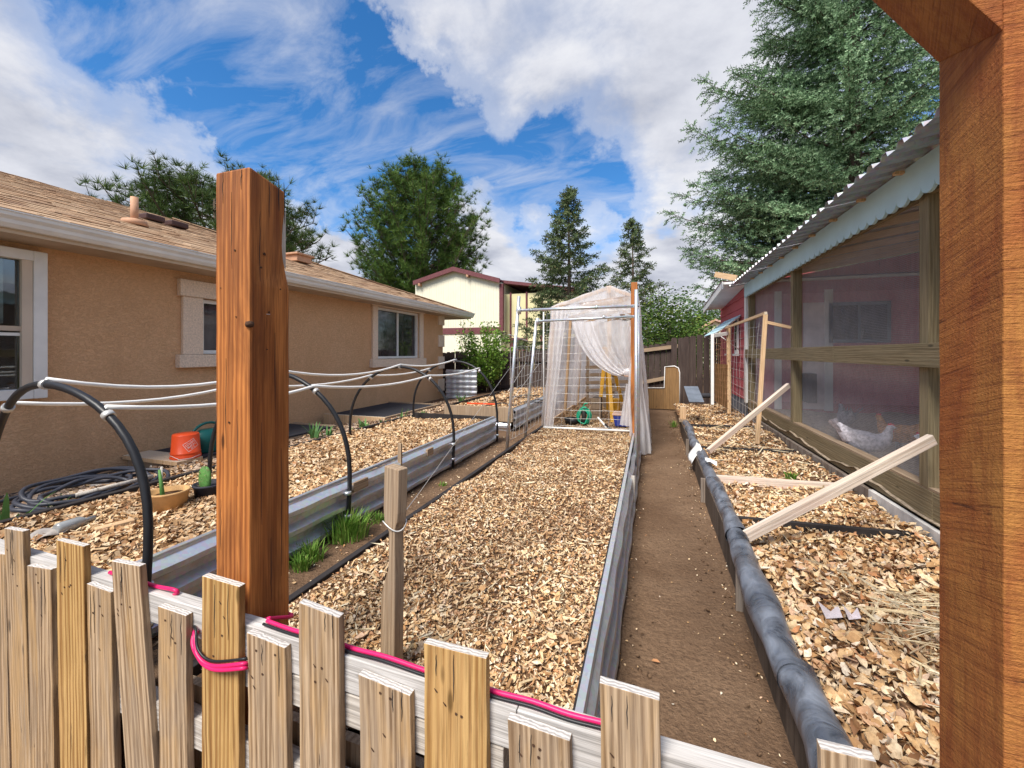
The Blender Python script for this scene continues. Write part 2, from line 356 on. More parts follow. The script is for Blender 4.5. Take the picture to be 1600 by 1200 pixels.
class MB:
    def __init__(s): s.v = []; s.f = []; s.sm = []
    def add(s, vs, fs, smooth=False):
        b = len(s.v); s.v += [tuple(x) for x in vs]; s.f += [tuple(i+b for i in f) for f in fs]; s.sm += [smooth]*len(fs); return s
    def box(s, lo, hi):
        x0, y0, z0 = lo; x1, y1, z1 = hi
        return s.add([(x0,y0,z0),(x1,y0,z0),(x1,y1,z0),(x0,y1,z0),(x0,y0,z1),(x1,y0,z1),(x1,y1,z1),(x0,y1,z1)],
                     [(0,3,2,1),(4,5,6,7),(0,1,5,4),(1,2,6,5),(2,3,7,6),(3,0,4,7)])
    def beam(s, p0, p1, a, b, side=None):
        m = basis(Vector(p0), Vector(p1), 0, side); L = (Vector(p1)-Vector(p0)).length
        vs = [m @ Vector((x*a/2, y*b/2, z)) for z in (0, L) for x, y in ((-1,-1),(1,-1),(1,1),(-1,1))]
        return s.add(vs, [(0,3,2,1),(4,5,6,7),(0,1,5,4),(1,2,6,5),(2,3,7,6),(3,0,4,7)])
    def tube(s, pts, r, n=10, cap=True, smooth=True):
        pts = [Vector(p) for p in pts]; rs = r if isinstance(r, (list, tuple)) else [r]*len(pts)
        vs = []; prev = None
        for i, p in enumerate(pts):
            d = (pts[min(i+1, len(pts)-1)]-pts[max(i-1, 0)]).normalized()
            if prev is None: prev = d.orthogonal().normalized()
            x = (prev - d*prev.dot(d)).normalized(); y = d.cross(x); prev = x
            for k in range(n):
                a = 2*math.pi*k/n; vs.append(p + (x*math.cos(a)+y*math.sin(a))*rs[i])
        fs = [(i*n+k, i*n+(k+1) % n, (i+1)*n+(k+1) % n, (i+1)*n+k) for i in range(len(pts)-1) for k in range(n)]
        s.add(vs, fs, smooth)
        if cap:
            b = len(s.v)-len(vs); s.f += [tuple(b+k for k in reversed(range(n))), tuple(b+(len(pts)-1)*n+k for k in range(n))]; s.sm += [False]*2
        return s
    def lathe(s, prof, c=(0, 0, 0), n=24, sx=1, sy=1, cap=True):
        vs = [(c[0]+r*sx*math.cos(2*math.pi*k/n), c[1]+r*sy*math.sin(2*math.pi*k/n), c[2]+z) for r, z in prof for k in range(n)]
        fs = [(i*n+k, i*n+(k+1) % n, (i+1)*n+(k+1) % n, (i+1)*n+k) for i in range(len(prof)-1) for k in range(n)]
        s.add(vs, fs, True)
        if cap:
            b = len(s.v)-len(vs); s.f += [tuple(b+k for k in reversed(range(n))), tuple(b+(len(prof)-1)*n+k for k in range(n))]; s.sm += [False]*2
        return s
    def prism(s, poly, d):
        """poly: list of 3D points (planar), d: extrusion vector"""
        n = len(poly); d = Vector(d); vs = [Vector(p) for p in poly]+[Vector(p)+d for p in poly]
        return s.add(vs, [tuple(range(n)), tuple(n+i for i in reversed(range(n)))]+[(i, n+i, n+(i+1) % n, (i+1) % n) for i in range(n)])
    def grid(s, fn, nu, nv, smooth=True):
        vs = [fn(i/nu, j/nv) for j in range(nv+1) for i in range(nu+1)]
        return s.add(vs, [(j*(nu+1)+i, j*(nu+1)+i+1, (j+1)*(nu+1)+i+1, (j+1)*(nu+1)+i) for j in range(nv) for i in range(nu)], smooth)
    def build(s, name, m, parent=None, bevel=0, recalc=True, solid=0):
        me = bpy.data.meshes.new(name); me.from_pydata(s.v, [], s.f)
        me.polygons.foreach_set('use_smooth', s.sm)
        if recalc:
            bm = bmesh.new(); bm.from_mesh(me); bmesh.ops.recalc_face_normals(bm, faces=bm.faces); bm.to_mesh(me); bm.free()
        o = link(name, me, parent, m)
        if solid: md = o.modifiers.new('thickness', 'SOLIDIFY'); md.thickness = solid; md.offset = 0
        if bevel: md = o.modifiers.new('bevel', 'BEVEL'); md.width = bevel; md.segments = 2; md.limit_method = 'ANGLE'
        return o
def plank(name, p0, p1, a, b, m, parent=None, bevel=.003, side=None, rough=0.0, top_skew=0, seg=0):
    """wooden member with its own local frame (grain along local z)"""
    p0 = Vector(p0); p1 = Vector(p1); mtx = basis(p0, p1, 0, side); L = (p1-p0).length
    n = max(1, seg); mb = MB(); vs = []
    for i in range(n+1):
        z = L*i/n
        for x, y in ((-1,-1),(1,-1),(1,1),(-1,1)):
            jx = random.uniform(-rough, rough) if rough else 0; jy = random.uniform(-rough, rough)*.5 if rough else 0
            zz = z + (top_skew*x if i == n else 0)
            vs.append((x*a/2+jx, y*b/2+jy, zz))
    fs = [(0,3,2,1), tuple(n*4+k for k in range(4))]+[(i*4+k, i*4+(k+1) % 4, i*4+4+(k+1) % 4, i*4+4+k) for i in range(n) for k in range(4)]
    mb.add(vs, fs); o = mb.build(name, m, None, bevel)
    o.matrix_world = mtx; o.location = mtx.translation; o.rotation_euler = mtx.to_euler()
    WM[o.name] = mtx
    if parent: par(o, parent)
    return o
def npmesh(name, V, Fq, m, parent=None, smooth=False):
    me = bpy.data.meshes.new(name); k = Fq.shape[1]
    me.vertices.add(len(V)); me.vertices.foreach_set('co', V.astype(np.float32).ravel())
    me.loops.add(Fq.size); me.loops.foreach_set('vertex_index', Fq.astype(np.int32).ravel())
    me.polygons.add(len(Fq)); me.polygons.foreach_set('loop_start', np.arange(0, Fq.size, k, dtype=np.int32))
    me.polygons.foreach_set('loop_total', np.full(len(Fq), k, dtype=np.int32))
    if smooth: me.polygons.foreach_set('use_smooth', np.ones(len(Fq), dtype=bool))
    me.update(calc_edges=True)
    return link(name, me, parent, m)
def rotmats(yaw, pitch, roll):
    cy, sy, cp, sp, cr, sr = np.cos(yaw), np.sin(yaw), np.cos(pitch), np.sin(pitch), np.cos(roll), np.sin(roll)
    Z = np.zeros_like(cy); O = np.ones_like(cy)
    Rz = np.stack([cy,-sy,Z, sy,cy,Z, Z,Z,O], -1).reshape(-1,3,3)
    Ry = np.stack([cp,Z,sp, Z,O,Z, -sp,Z,cp], -1).reshape(-1,3,3)
    Rx = np.stack([O,Z,Z, Z,cr,-sr, Z,sr,cr], -1).reshape(-1,3,3)
    return Rz @ Ry @ Rx
LEAF_V = np.array([(0,0,0),(.45,0,0),(1,0,0),(.22,.24,.10),(.62,.27,.14),(.22,-.24,.10),(.62,-.27,.14)], float)
LEAF_F = np.array([(0,1,3),(3,1,4),(1,2,4),(0,5,1),(5,6,1),(1,6,2)])
OAK_V = np.array([(0,0,0),(.3,0,.03),(.65,0,.03),(1,0,-.02),(.16,.17,.05),(.42,.27,.10),(.74,.20,.08),(.16,-.17,.05),(.42,-.27,.10),(.74,-.20,.08)], float)
OAK_F = np.array([(0,1,4),(4,1,5),(1,2,5),(5,2,6),(2,3,6),(0,7,1),(7,8,1),(1,8,2),(8,9,2),(2,9,3)])
CHIP_V = np.array([(0,-.12,0),(1,-.1,0),(.95,.13,.02),(.05,.11,.03)], float); CHIP_F = np.array([(0,1,2),(0,2,3)])
def scatter(name, pts, size, m, parent, tv=LEAF_V, tf=LEAF_F, tilt=.5, curl=.12, jit=.06, stretch=(.7, 1.5)):
    n = len(pts); Rm = rotmats(rng.uniform(0, 2*np.pi, n), rng.normal(0, tilt, n), rng.normal(0, tilt, n))
    v = np.repeat(tv[None], n, 0).copy()
    v += rng.normal(0, jit, v.shape)*np.array([1, 1, .8])
    c = rng.normal(0, curl, n); v[:, :, 2] += c[:, None]*4*(v[:, :, 0]-.5)**2
    v[:, :, 0] -= .5
    sz = size if isinstance(size, np.ndarray) else rng.uniform(size[0], size[1], n)
    v[:, :, 1] *= rng.uniform(stretch[0], stretch[1], n)[:, None]
    v = np.einsum('nij,nkj->nki', Rm, v*sz[:, None, None]) + pts[:, None, :]
    f = (tf[None]+(np.arange(n)*len(tv))[:, None, None]).reshape(-1, tf.shape[1])
    o = npmesh(name, v.reshape(-1, 3), f, m, parent); o['kind'] = 'stuff'; return o
# ================================================================== TERRAIN
GX = [-400, -6, -5.0, -3.35, -3.02, -2.9, -1.83, -1.40, -1.15, 1.45, 3, 400]
GZ = [.05, .07, .09, .34, .39, .25, .20, .20, .0, .0, .05, .0]
def gz(x, y): return float(np.interp(x, GX, GZ))
xs = np.concatenate([np.arange(-16, -5.6, .8), np.arange(-5.6, 1.7, .06), np.arange(1.7, 9, .8)])
ys = np.concatenate([np.arange(-6, .2, .6), np.arange(.2, 6, .06), np.arange(6, 12, .2), np.arange(12, 40, 3)])
XX, YY = np.meshgrid(xs, ys)
ZZ = np.interp(XX, GX, GZ)
kx = rng.normal(0, 6, (14, 2)); ph = rng.uniform(0, 6.28, 14)
for k in range(14): ZZ += .0012*np.sin(XX*kx[k, 0]+YY*kx[k, 1]+ph[k])
ZZ = np.where(YY < .87, -.42, ZZ)
near = (XX > -5.7) & (XX < 1.7) & (YY < 10)
ZZ += np.where(near, rng.normal(0, .0025, XX.shape), 0)
nx = len(xs); ny = len(ys)
idx = (np.arange(ny-1)[:, None]*nx+np.arange(nx-1)[None]).ravel()
g = npmesh('ground', np.stack([XX, YY, ZZ], -1).reshape(-1, 3), np.stack([idx, idx+1, idx+nx+1, idx+nx], -1), 'soil', None, True)
tag(g, kind='structure')
fg = MB().grid(lambda a, b: (-420+840*a, -420+840*b, -.6), 20, 20).build('far_ground', plain('dry_grass_ground', (.13, .14, .06), .9, sc=.4, var=.3)); tag(fg, kind='structure')

def bumpy(name, x0, x1, y0, y1, z, amp, m, parent, step=.05, zf=None):
    nx_ = max(2, int((x1-x0)/step)); ny_ = max(2, int((y1-y0)/step))
    a, b = np.meshgrid(np.linspace(x0, x1, nx_), np.linspace(y0, y1, ny_)); zz_ = np.full(a.shape, float(z))
    for k in range(10):
        q = rng.normal(0, 7, 2); zz_ += amp*.35*np.sin(a*q[0]+b*q[1]+k)
    if zf is not None: zz_ += zf(a, b)
    i = (np.arange(ny_-1)[:, None]*nx_+np.arange(nx_-1)[None]).ravel()
    o = npmesh(name, np.stack([a, b, zz_], -1).reshape(-1, 3), np.stack([i, i+1, i+nx_+1, i+nx_], -1), m, parent, True)
    def h(px_, py_): # bilinear-ish lookup
        ix = np.clip(((px_-x0)/(x1-x0)*(nx_-1)).round().astype(int), 0, nx_-1); iy = np.clip(((py_-y0)/(y1-y0)*(ny_-1)).round().astype(int), 0, ny_-1)
        return zz_[iy, ix]
    return o, h
def pts_in(x0, x1, y0, y1, n, h, bias=0, lift=.012):
    u_ = rng.uniform(0, 1, n)
    if bias: u_ = u_**bias
    x = rng.uniform(x0, x1, n); y = y0+(y1-y0)*u_
    return np.stack([x, y, h(x, y)+rng.uniform(0, lift, n)], -1)
# small stones and chips along the path
pp = np.stack([rng.uniform(-.15, .5, 1100), rng.uniform(.8, 9, 1100), rng.uniform(.004, .008, 1100)], -1)
pp[:900, 0] = np.where(rng.random(900) < .5, rng.normal(-.12, .05, 900), rng.normal(.41, .06, 900)); pp[:900, 0] = np.clip(pp[:900, 0], -.16, .47)
tag(scatter('path_chips', pp, (.004, .015), 'litter', None, tilt=.3))
pp = np.stack([rng.uniform(-1.80, -1.46, 500), rng.uniform(.9, 6, 500), np.full(500, .206)], -1)
tag(scatter('side_path_chips', pp, (.006, .02), 'litter', None, tilt=.3))

OCT_V = np.array([(-.5,0,0),(.5,0,0),(0,-.4,0),(0,.4,0),(0,0,.35),(0,0,-.3)], float); OCT_F = np.array([(0,2,4),(2,1,4),(1,3,4),(3,0,4),(2,0,5),(1,2,5),(3,1,5),(0,3,5)])
pp = np.stack([np.where(rng.random(420) < .55, rng.normal(-.10, .05, 420), rng.normal(.36, .05, 420)), rng.uniform(.9, 9, 420), np.full(420, .006)], -1); pp[:, 0] = np.clip(pp[:, 0], -.14, .40)
tag(scatter('soil_clods', pp, (.008, .026), 'soil', None, OCT_V, OCT_F, tilt=.4, jit=.07))
# ================================================================== HOUSE
XW = -5.03; YC = 9.4; XG = -4.60; ZG = 2.36; YG = 10.2; XR = -9.1; PIT = .36
house = thing('stucco_house', 'single-storey tan stucco house with brown shingle roof and white gutter', 'house', (XW, 4, .05))
def winrect(u0, u1, v0, v1, uu=None):
    a = atX(u0, v0, XW); b = atX(u1, v1, XW); return a.y, b.y, a.z, b.z
# openings (y0,y1,z0,z1)
W1 = (.25, 1.98, .98, 2.10)
W2 = (3.42, 4.25, 1.28, 1.94)
a = atX(588, 479, XW); b = atX(654, 489, XW); c = atX(588, 561, XW)
W3 = (a.y, b.y, c.z, a.z)
holes = [W1, W2, W3]
def wall_grid(x, y0, y1, z0, z1, holes, depth):
    mb = MB(); ys_ = sorted({y0, y1, *[h[0] for h in holes], *[h[1] for h in holes]}); zs_ = sorted({z0, z1, *[h[2] for h in holes], *[h[3] for h in holes]})
    for i in range(len(ys_)-1):
        for j in range(len(zs_)-1):
            cy, cz = (ys_[i]+ys_[i+1])/2, (zs_[j]+zs_[j+1])/2
            if any(h[0] < cy < h[1] and h[2] < cz < h[3] for h in holes): continue
            mb.add([(x, ys_[i], zs_[j]), (x, ys_[i+1], zs_[j]), (x, ys_[i+1], zs_[j+1]), (x, ys_[i], zs_[j+1])], [(0, 1, 2, 3)])
    for h in holes:
        p = [(h[0], h[2]), (h[1], h[2]), (h[1], h[3]), (h[0], h[3])]
        for k in range(4):
            q = p[(k+1) % 4]; mb.add([(x, *p[k]), (x, *q), (x-depth, *q), (x-depth, *p[k])], [(0, 1, 2, 3)])
    return mb
mb = wall_grid(XW, -4, YC, .0, 2.5, holes, .12)
mb.add([(XW, YC, 0), (-13, YC, 0), (-13, YC, 2.5), (XW, YC, 2.5)], [(0, 1, 2, 3)])
mb.add([(XW, -4, 0), (-13, -4, 0), (-13, -4, 2.5), (XW, -4, 2.5)], [(0, 1, 2, 3)]); mb.add([(-13, -4, 0), (-13, YC, 0), (-13, YC, 2.5), (-13, -4, 2.5)], [(0, 1, 2, 3)])
mb.build('wall', 'stucco', house, recalc=False)
MB().box((-12.9, -3.9, .02), (XW-.5, YC-.1, 2.45)).build('interior', 'dark', house)
# dark foundation strip
MB().box((XW-.02, -4, -.1), (XW+.012, YC+.012, .13)).build('foundation', plain('concrete_footing', (.16, .12, .09), .95), house)
# roof
def rz(x): return ZG+PIT*(XG-x)
rl = XG-XR
mb = MB()
mb.add([(XG, -4.5, ZG), (XG, YG, ZG), (XR, YG-rl, rz(XR)), (XR, -4.5, rz(XR))], [(0, 1, 2, 3)])
mb.add([(XG, YG, ZG), (XR*2-XG, YG, ZG), (XR, YG-rl, rz(XR))], [(0, 1, 2)])
mb.add([(2*XR-XG, -4.5, ZG), (2*XR-XG, YG, ZG), (XR, YG-rl, rz(XR)), (XR, -4.5, rz(XR))], [(3, 2, 1, 0)])
mb.build('roof', 'shingle', house, recalc=False)
MB().box((XG-.02, -4.5, ZG-.15), (XG, YG, ZG-.012)).build('fascia', 'cream', house)
MB().box((-12, YG-.02, ZG-.15), (XG-.021, YG, ZG-.012)).build('fascia', 'cream', house)
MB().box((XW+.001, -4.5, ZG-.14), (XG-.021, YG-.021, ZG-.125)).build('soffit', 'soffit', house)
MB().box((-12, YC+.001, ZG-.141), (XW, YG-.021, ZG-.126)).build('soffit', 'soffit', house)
# gutter profile (K style), swept along y
prof = [(0, -.115), (.05, -.115), (.075, -.085), (.082, -.06), (.105, -.035), (.11, 0), (.118, .004), (.118, -.006), (.1, -.012), (.095, -.03), (.07, -.055), (.06, -.095), (.012, -.1), (.012, 0), (0, 0)]
mb = MB().prism([(XG+.003+p[0], -4.5, ZG-.005+p[1]) for p in prof], (0, YG+4.5, 0)); mb.build('gutter', 'white', house)
for yy in np.arange(1.9, 10, .9):
    MB().box((XG+.012, yy, ZG-.012), (XG+.115, yy+.018, ZG-.004)).build('gutter_strap', 'white', house)
MB().box((XG+.001, 3.55, ZG-.142), (XG+.012, 3.72, ZG-.125)).build('fascia_bracket', 'brownvent', house)
# shingles: nearest 300 as parts, rest one stuff mesh
ang = math.atan(PIT); ca, sa = math.cos(ang), math.sin(ang)
def sh_mesh(wd):
    mb = MB(); y0, y1 = -wd/2+.002, wd/2-.002
    mb.add([(0, y0, .003), (0, y1, .003), (-.155, y1, .0), (-.155, y0, .0), (0, y0, .012), (0, y1, .012), (-.155, y1, .005), (-.155, y0, .005)],
           [(0,3,2,1),(4,5,6,7),(0,1,5,4),(1,2,6,5),(2,3,7,6),(3,0,4,7)]); return mb
sms = []
for wd in (.16, .22, .3):
    o_ = sh_mesh(wd).build('shingle', 'shingle', None); sms.append((wd, o_.data)); bpy.data.objects.remove(o_)
tabs = []
nc = int(rl/ca/.14)
for i in range(nc):
    sdist = i*.14; x = XG-sdist*ca; z = ZG+sdist*sa; yend = YG-(XG-x)-.02
    y = .9 + (i % 3)*.09
    while y < yend:
        k = random.randrange(3); wd = sms[k][0]
        if y+wd > yend: break
        tabs.append((x, y+wd/2, z, k)); y += wd
tabs.sort(key=lambda t_: (t_[0]**2+t_[1]**2))
stv = []; rot_sh = Matrix.Rotation(ang, 3, 'Y')
for n_, (x, y, z, k) in enumerate(tabs):
    zz_ = random.choice([0, 0, .003, .006])
    if n_ < 290:
        o_ = link('shingle', sms[k][1]); o_.location = (x, y, z+zz_); o_.rotation_euler = (0, ang, 0); par(o_, house)
    else: stv.append((x, y, z+zz_, k))
mb = MB()
for x, y, z, k in stv:
    me = sms[k][1]; mb.add([rot_sh @ v.co + Vector((x, y, z)) for v in me.vertices], [tuple(p.vertices) for p in me.polygons])
o_ = mb.build('shingle_field', 'shingle', house, recalc=False); o_['kind'] = 'stuff'
# hip cap
mb = MB()
for i in range(22):
    t_ = i/22; p = Vector((XG-rl*t_, YG-rl*t_, ZG+PIT*rl*t_+.012)); q = p+Vector((-.2, -.2, .2*PIT))*1.15
    mb.beam(p, q, .016, .22, side=(0, 0, 1))
mb.build('hip_cap', 'shingle', house)
# roof vents
def onroof(u, v):
    lo = 0
    best = None
    for k in np.linspace(3, 14, 2000):
        p = Vector((0, 0, CAMZ))+ray(u, v)*k
        if p.z <= rz(p.x): return p
    return None
p = Vector((-6.0, 4.05, 0)); p = atX(210, 349, -6.1); p.z = rz(p.x)
MB().lathe([(.14, -.02), (.12, .05), (.05, .07)], p, 20).lathe([(.04, .0), (.04, .34)], p, 14).build('vent_pipe', 'rust', house)
p = atX(274, 337, -7.2); p.z = rz(p.x)
MB().box((p.x-.12, p.y-.13, p.z+.0), (p.x+.12, p.y+.13, p.z+.09)).build('box_vent', 'brownvent', house, bevel=.02)
p.y -= .34
MB().box((p.x-.12, p.y-.13, p.z), (p.x+.12, p.y+.13, p.z+.09)).build('box_vent', 'brownvent', house, bevel=.02)
p = atX(466, 402, -6.6); p.z = rz(p.x)
MB().box((p.x-.16, p.y-.18, p.z+.0), (p.x+.16, p.y+.18, p.z+.12)).box((p.x-.2, p.y-.22, p.z+.12), (p.x+.2, p.y+.22, p.z+.16)).build('box_vent', 'rust', house, bevel=.01)
# quoins
for k, (v0, v1) in enumerate([(489, 508), (524, 542), (557, 576), (592, 611)]):
    z0 = atX(688, v1, XW).z; z1 = atX(688, v0, XW).z; L1 = .26
    mb = MB().box((XW-.3, YC-L1, z0), (XW+.035, YC+.035, z1)); mb.build('quoin', 'trimstucco', house, bevel=.008)
# windows
def frame(y0, y1, z0, z1, x, w_, d, name, m, parent, bevel=.004):
    mb = MB().box((x-d, y0, z0), (x, y0+w_, z1)).box((x-d, y1-w_, z0), (x, y1, z1)).box((x-d, y0+w_, z0), (x, y1-w_, z0+w_)).box((x-d, y0+w_, z1-w_), (x, y1-w_, z1))
    return mb.build(name, m, parent, bevel=bevel)
def window(Wn, kind):
    y0, y1, z0, z1 = Wn
    wf = frame(y0+.004, y1-.004, z0+.004, z1-.004, XW-.02, .045, .07, 'window', 'white', house)
    if kind == 'slider':
        ym = (y0+y1)/2
        MB().box((XW-.07, ym-.02, z0+.05), (XW-.03, ym+.02, z1-.05)).build('mullion', 'white', wf)
        MB().box((XW-.06, y0+.05, z0+.05), (XW-.055, ym-.02, z1-.05)).build('pane', 'glass', wf); MB().box((XW-.075, ym+.02, z0+.05), (XW-.07, y1-.05, z1-.05)).build('pane', 'glass', wf)
    else:
        MB().box((XW-.06, y0+.05, z0+.05), (XW-.055, y1-.05, z1-.05)).build('pane', 'glass', wf)
    return wf
def trim(Wn, t_, head, sill):
    y0, y1, z0, z1 = Wn; x = XW
    MB().box((x+.001, y0-t_, z0-.002), (x+.045, y0, z1)).build('window_trim', 'trimstucco', house, bevel=.006)
    MB().box((x+.001, y1, z0-.002), (x+.045, y1+t_, z1)).build('window_trim', 'trimstucco', house, bevel=.006)
    MB().box((x+.001, y0-t_-.04, z1+.001), (x+.065, y1+t_+.04, z1+head)).build('window_head', 'trimstucco', house, bevel=.006)
    MB().box((x+.001, y0-t_-.06, z0-sill), (x+.085, y1+t_+.06, z0-.003)).build('window_sill', 'trimstucco', house, bevel=.008)
window(W2, 'single'); trim(W2, .22, .19, .15)
window(W3, 'slider'); trim(W3, .15, .17, .16)
# projecting kitchen window at the left
y0, y1, z0, z1 = W1; xo = XW+.10
wf = frame(y0-.06, y1+.10, z0-.07, z1+.06, xo, .085, .10, 'window', 'white', house, .006)
MB().box((xo-.05, y1-.05, z0+.01), (xo-.012, y1+.012, z1-.02)).build('sash', 'cream', wf)
MB().box((xo-.07, y0+.02, z0+.01), (xo-.065, y1-.05, z1-.02)).build('pane', 'clear', wf)
MB().box((xo-.062, y1-.33, z0+.02), (xo-.03, y1-.30, z1-.02)).build('mullion', 'cream', wf)
MB().box((xo-.062, y0+.05, z0+.46), (xo-.045, y1-.05, z0+.485)).build('mullion', 'white', wf)
MB().box((xo-.062, y1-.30, z0+.50), (xo-.03, y1-.05, z0+.54)).build('sash', 'soffit', wf)
mb = MB().grid(lambda a, b: (xo-.16+.012*math.sin(a*60), y0+.02+(y1-y0-.12)*a, z1-.02-.52*b-.02*abs(math.sin(a*18))*b), 80, 4)
mb.build('curtain', plain('grey_lace_curtain', (.75, .76, .74), .9, sc=14, var=.3), wf)
# thin cable bracket on wall
MB().box((XW, 7.15, .98), (XW+.03, 7.75, 1.005)).build('wall_bracket', 'brownvent', house)

# ================================================================== COOP AND SHED
XC = 1.55; RF = .36
coop = thing('chicken_run', 'covered chicken run with wire mesh, olive lumber frame and metal roof', 'chicken coop', (XC, 4, 0))
fl, hfl = bumpy('run_floor', XC-.02, 4.6, -.5, 7.74, RF, .02, plain('dusty_straw_floor', (.36, .28, .20), .95, sc=30, var=.35, bs=.5), coop, .12)
for k, (yy, zt) in enumerate([(.62, 2.3), (3.10, 2.3), (5.49, 2.3), (7.66, 2.3)]):
    plank('post', (XC+.045, yy, .5), (XC+.045, yy, zt), .089, .089, 'coopwood', coop, .004)
plank('sill_rail', (XC+.02, .0, .40), (XC+.02, 3.02, .40), .185, .038, 'coopwood', coop, .003)
plank('sill_rail', (XC+.02, 3.023, .40), (XC+.02, 7.72, .40), .185, .038, 'coopwood', coop, .003)
plank('sill_cap', (XC+.04, .0, .502), (XC+.04, 7.7, .502), .016, .075, 'framewood', coop, .002)
for ya, yb in ((.0, 4.24), (4.243, 7.72)):
    plank('middle_rail', (XC-.022, ya, 1.285), (XC-.022, yb, 1.285), .14, .038, 'coopwood', coop, .003)
plank('top_rail', (XC+.02, .0, 2.275), (XC+.02, 7.7, 2.275), .09, .038, 'coopwood', coop, .003)
# foundation planks (individually pickable)
yy = .2
for L_ in (.75, .62, .9, 1.2, .8, 1.3, 1.5):
    z_ = random.uniform(-.004, .004)
    MB().box((XC-.035, yy+.006, .17), (XC-.004, yy+L_, .302+z_)).build('foundation_plank', 'peelwhite' if random.random() < .45 and yy > 1 else 'oldwood', coop, bevel=.004); yy += L_
mb = MB().beam((XC-.10, .2, .13), (XC-.07, 7.6, .16), .10, .035); mb.build('base_board', 'oldwood', coop, bevel=.005)
# hardware cloth: real wires
mb = MB(); sp = .0127*1.0; xm = XC+.094; r_ = .00040
def wire_box(mb, a, b, r): mb.box((min(a[0], b[0])-r, min(a[1], b[1])-r, min(a[2], b[2])-r), (max(a[0], b[0])+r, max(a[1], b[1])+r, max(a[2], b[2])+r))
for y in np.arange(.1, 7.62, sp): wire_box(mb, (xm, y, .47), (xm, y, 2.3), r_)
for z in np.arange(.495, 2.3, sp): wire_box(mb, (xm+.0012, .1, z), (xm+.0012, 7.62, z), r_)
o_ = mb.build('wire_mesh', 'screen', coop, recalc=False); o_['kind'] = 'stuff'
# roof sheets
def roofz(x): return 2.405+(x-1.27)*.16
SHW = .64
y = -.1; k = 0
rib = .16
while y < 7.70:
    ye = min(y+SHW, 7.753); pr_ = []; yy = y
    while yy < ye-.01:
        pr_ += [(yy, 0), (yy+.08, 0), (yy+.098, .032), (yy+.142, .032)]; yy += rib
    pr_ = [q for q in pr_ if q[0] < ye]; pr_.append((ye, 0)); lap = .002*(k % 2)
    mb = MB()
    pr_ = [q for q in pr_ if q[0] <= ye+.001]
    vs = [(x, q[0], roofz(x)+q[1]+lap) for x in (1.27, 4.7) for q in pr_]; n_ = len(pr_)
    mb.add(vs, [(i, i+1, n_+i+1, n_+i) for i in range(n_-1)])
    mb.build('roof_sheet', 'roofmetal', coop, recalc=False, solid=.0016); y = ye; k += 1
for yy in np.arange(.3, 7.2, .61):
    plank('rafter', (1.58, yy, roofz(1.58)-.05), (4.6, yy, roofz(4.6)-.05), .07, .038, 'newwood', coop, .002, side=(0, 0, 1))
for yy in np.arange(.3, 7.1, .48): MB().box((1.45, yy, roofz(1.45)-.022), (1.499, yy+.03, roofz(1.45)-.004)).build('rafter_tail', 'newwood', coop)
# scalloped fascia boards
def scallop(y0, y1, name):
    n = int(round((y1-y0)/.125)); st = (y1-y0)/n; poly = [(y1, 2.435), (y0, 2.435)]
    for i in range(n):
        for j in range(9 if i == n-1 else 8):
            a_ = math.pi*j/8; poly.append((y0+st*i+st/2-st/2*math.cos(a_), 2.265-.052*math.sin(a_)))
    MB().prism([(1.50, a, b) for a, b in poly], (.02, 0, 0)).build(name, 'lightblue', coop)
for a_, b_ in ((-.1, 2.4), (2.402, 4.9), (4.902, 7.74)): scallop(a_, b_, 'scalloped_fascia')
# back and far side walls of the run
for yy in np.arange(-.4, 7.72, .2): MB().box((4.38, yy, RF-.1), (4.41, yy+.192, 2.9)).build('back_board', 'palewood', coop)  # boards coloured pale to bounce light into the run

shed = thing('red_shed', 'small red clapboard shed with white corner trim behind the chicken run', 'shed', (2.8, 9.2, 0))
YS = 7.76; YE = 10.45; XE = 4.4
MB().box((XC+.02, YS+.02, .2), (XE, YE, 2.6)).build('wall_core', 'redsiding', shed)
rise = .175
z = .50; i = 0
while z < 2.42:   # side siding boards (facing the path), each a lapped plank
    zt = min(z+rise, 2.5)
    for ya, yb in ((YS+.08, 9.15), (9.153, YE)):
        MB().add([(XC+.018, ya, z), (XC-.012, ya, z), (XC+.004, ya, zt), (XC+.018, ya, zt), (XC+.018, yb, z), (XC-.012, yb, z), (XC+.004, yb, zt), (XC+.018, yb, zt)],
             [(0,1,2,3),(7,6,5,4),(0,4,5,1),(1,5,6,2),(2,6,7,3),(3,7,4,0)]).build('siding_board', 'redsiding', shed)
    MB().add([(XC+.1, YS+.018, z), (XC+.1, YS-.012, z), (XC+.1, YS+.004, zt), (XC+.1, YS+.018, zt), (XE, YS+.018, z), (XE, YS-.012, z), (XE, YS+.004, zt), (XE, YS+.018, zt)],
             [(0,1,2,3),(7,6,5,4),(0,4,5,1),(1,5,6,2),(2,6,7,3),(3,7,4,0)]).build('siding_board', 'redlit', shed)
    z = zt+.002; i += 1
MB().box((XC-.03, YS-.03, .46), (XC+.02, YS+.075, 2.5)).build('corner_trim', 'white', shed, bevel=.003)
MB().box((XC+.023, YS-.03, .46), (XC+.11, YS-.008, 2.5)).build('corner_trim', 'white', shed, bevel=.003)
MB().box((XC+.0, YS, .10), (XC+.019, YE, .498)).build('skirt', 'bluegrey', shed)
def onY(u, v, Y=YS-.03): return atY(u, v, Y)
xa = onY(1210, 600).x; xb = onY(1221, 600).x; xc = onY(1288, 600).x; xd = onY(1301, 600).x
MB().box((xa, YS-.05, .38), (xb, YS-.016, 2.3)).build('door_trim', 'white', shed, bevel=.003)
MB().box((xc, YS-.05, .38), (xd, YS-.016, 2.3)).build('door_trim', 'white', shed, bevel=.003)
dr = MB().box((xb+.3, YS-.04, .40), (xc, YS-.014, 2.1)).build('door', plain('worn_pink_white_door', (.80, .70, .70), .8, sc=3, var=.2), shed)
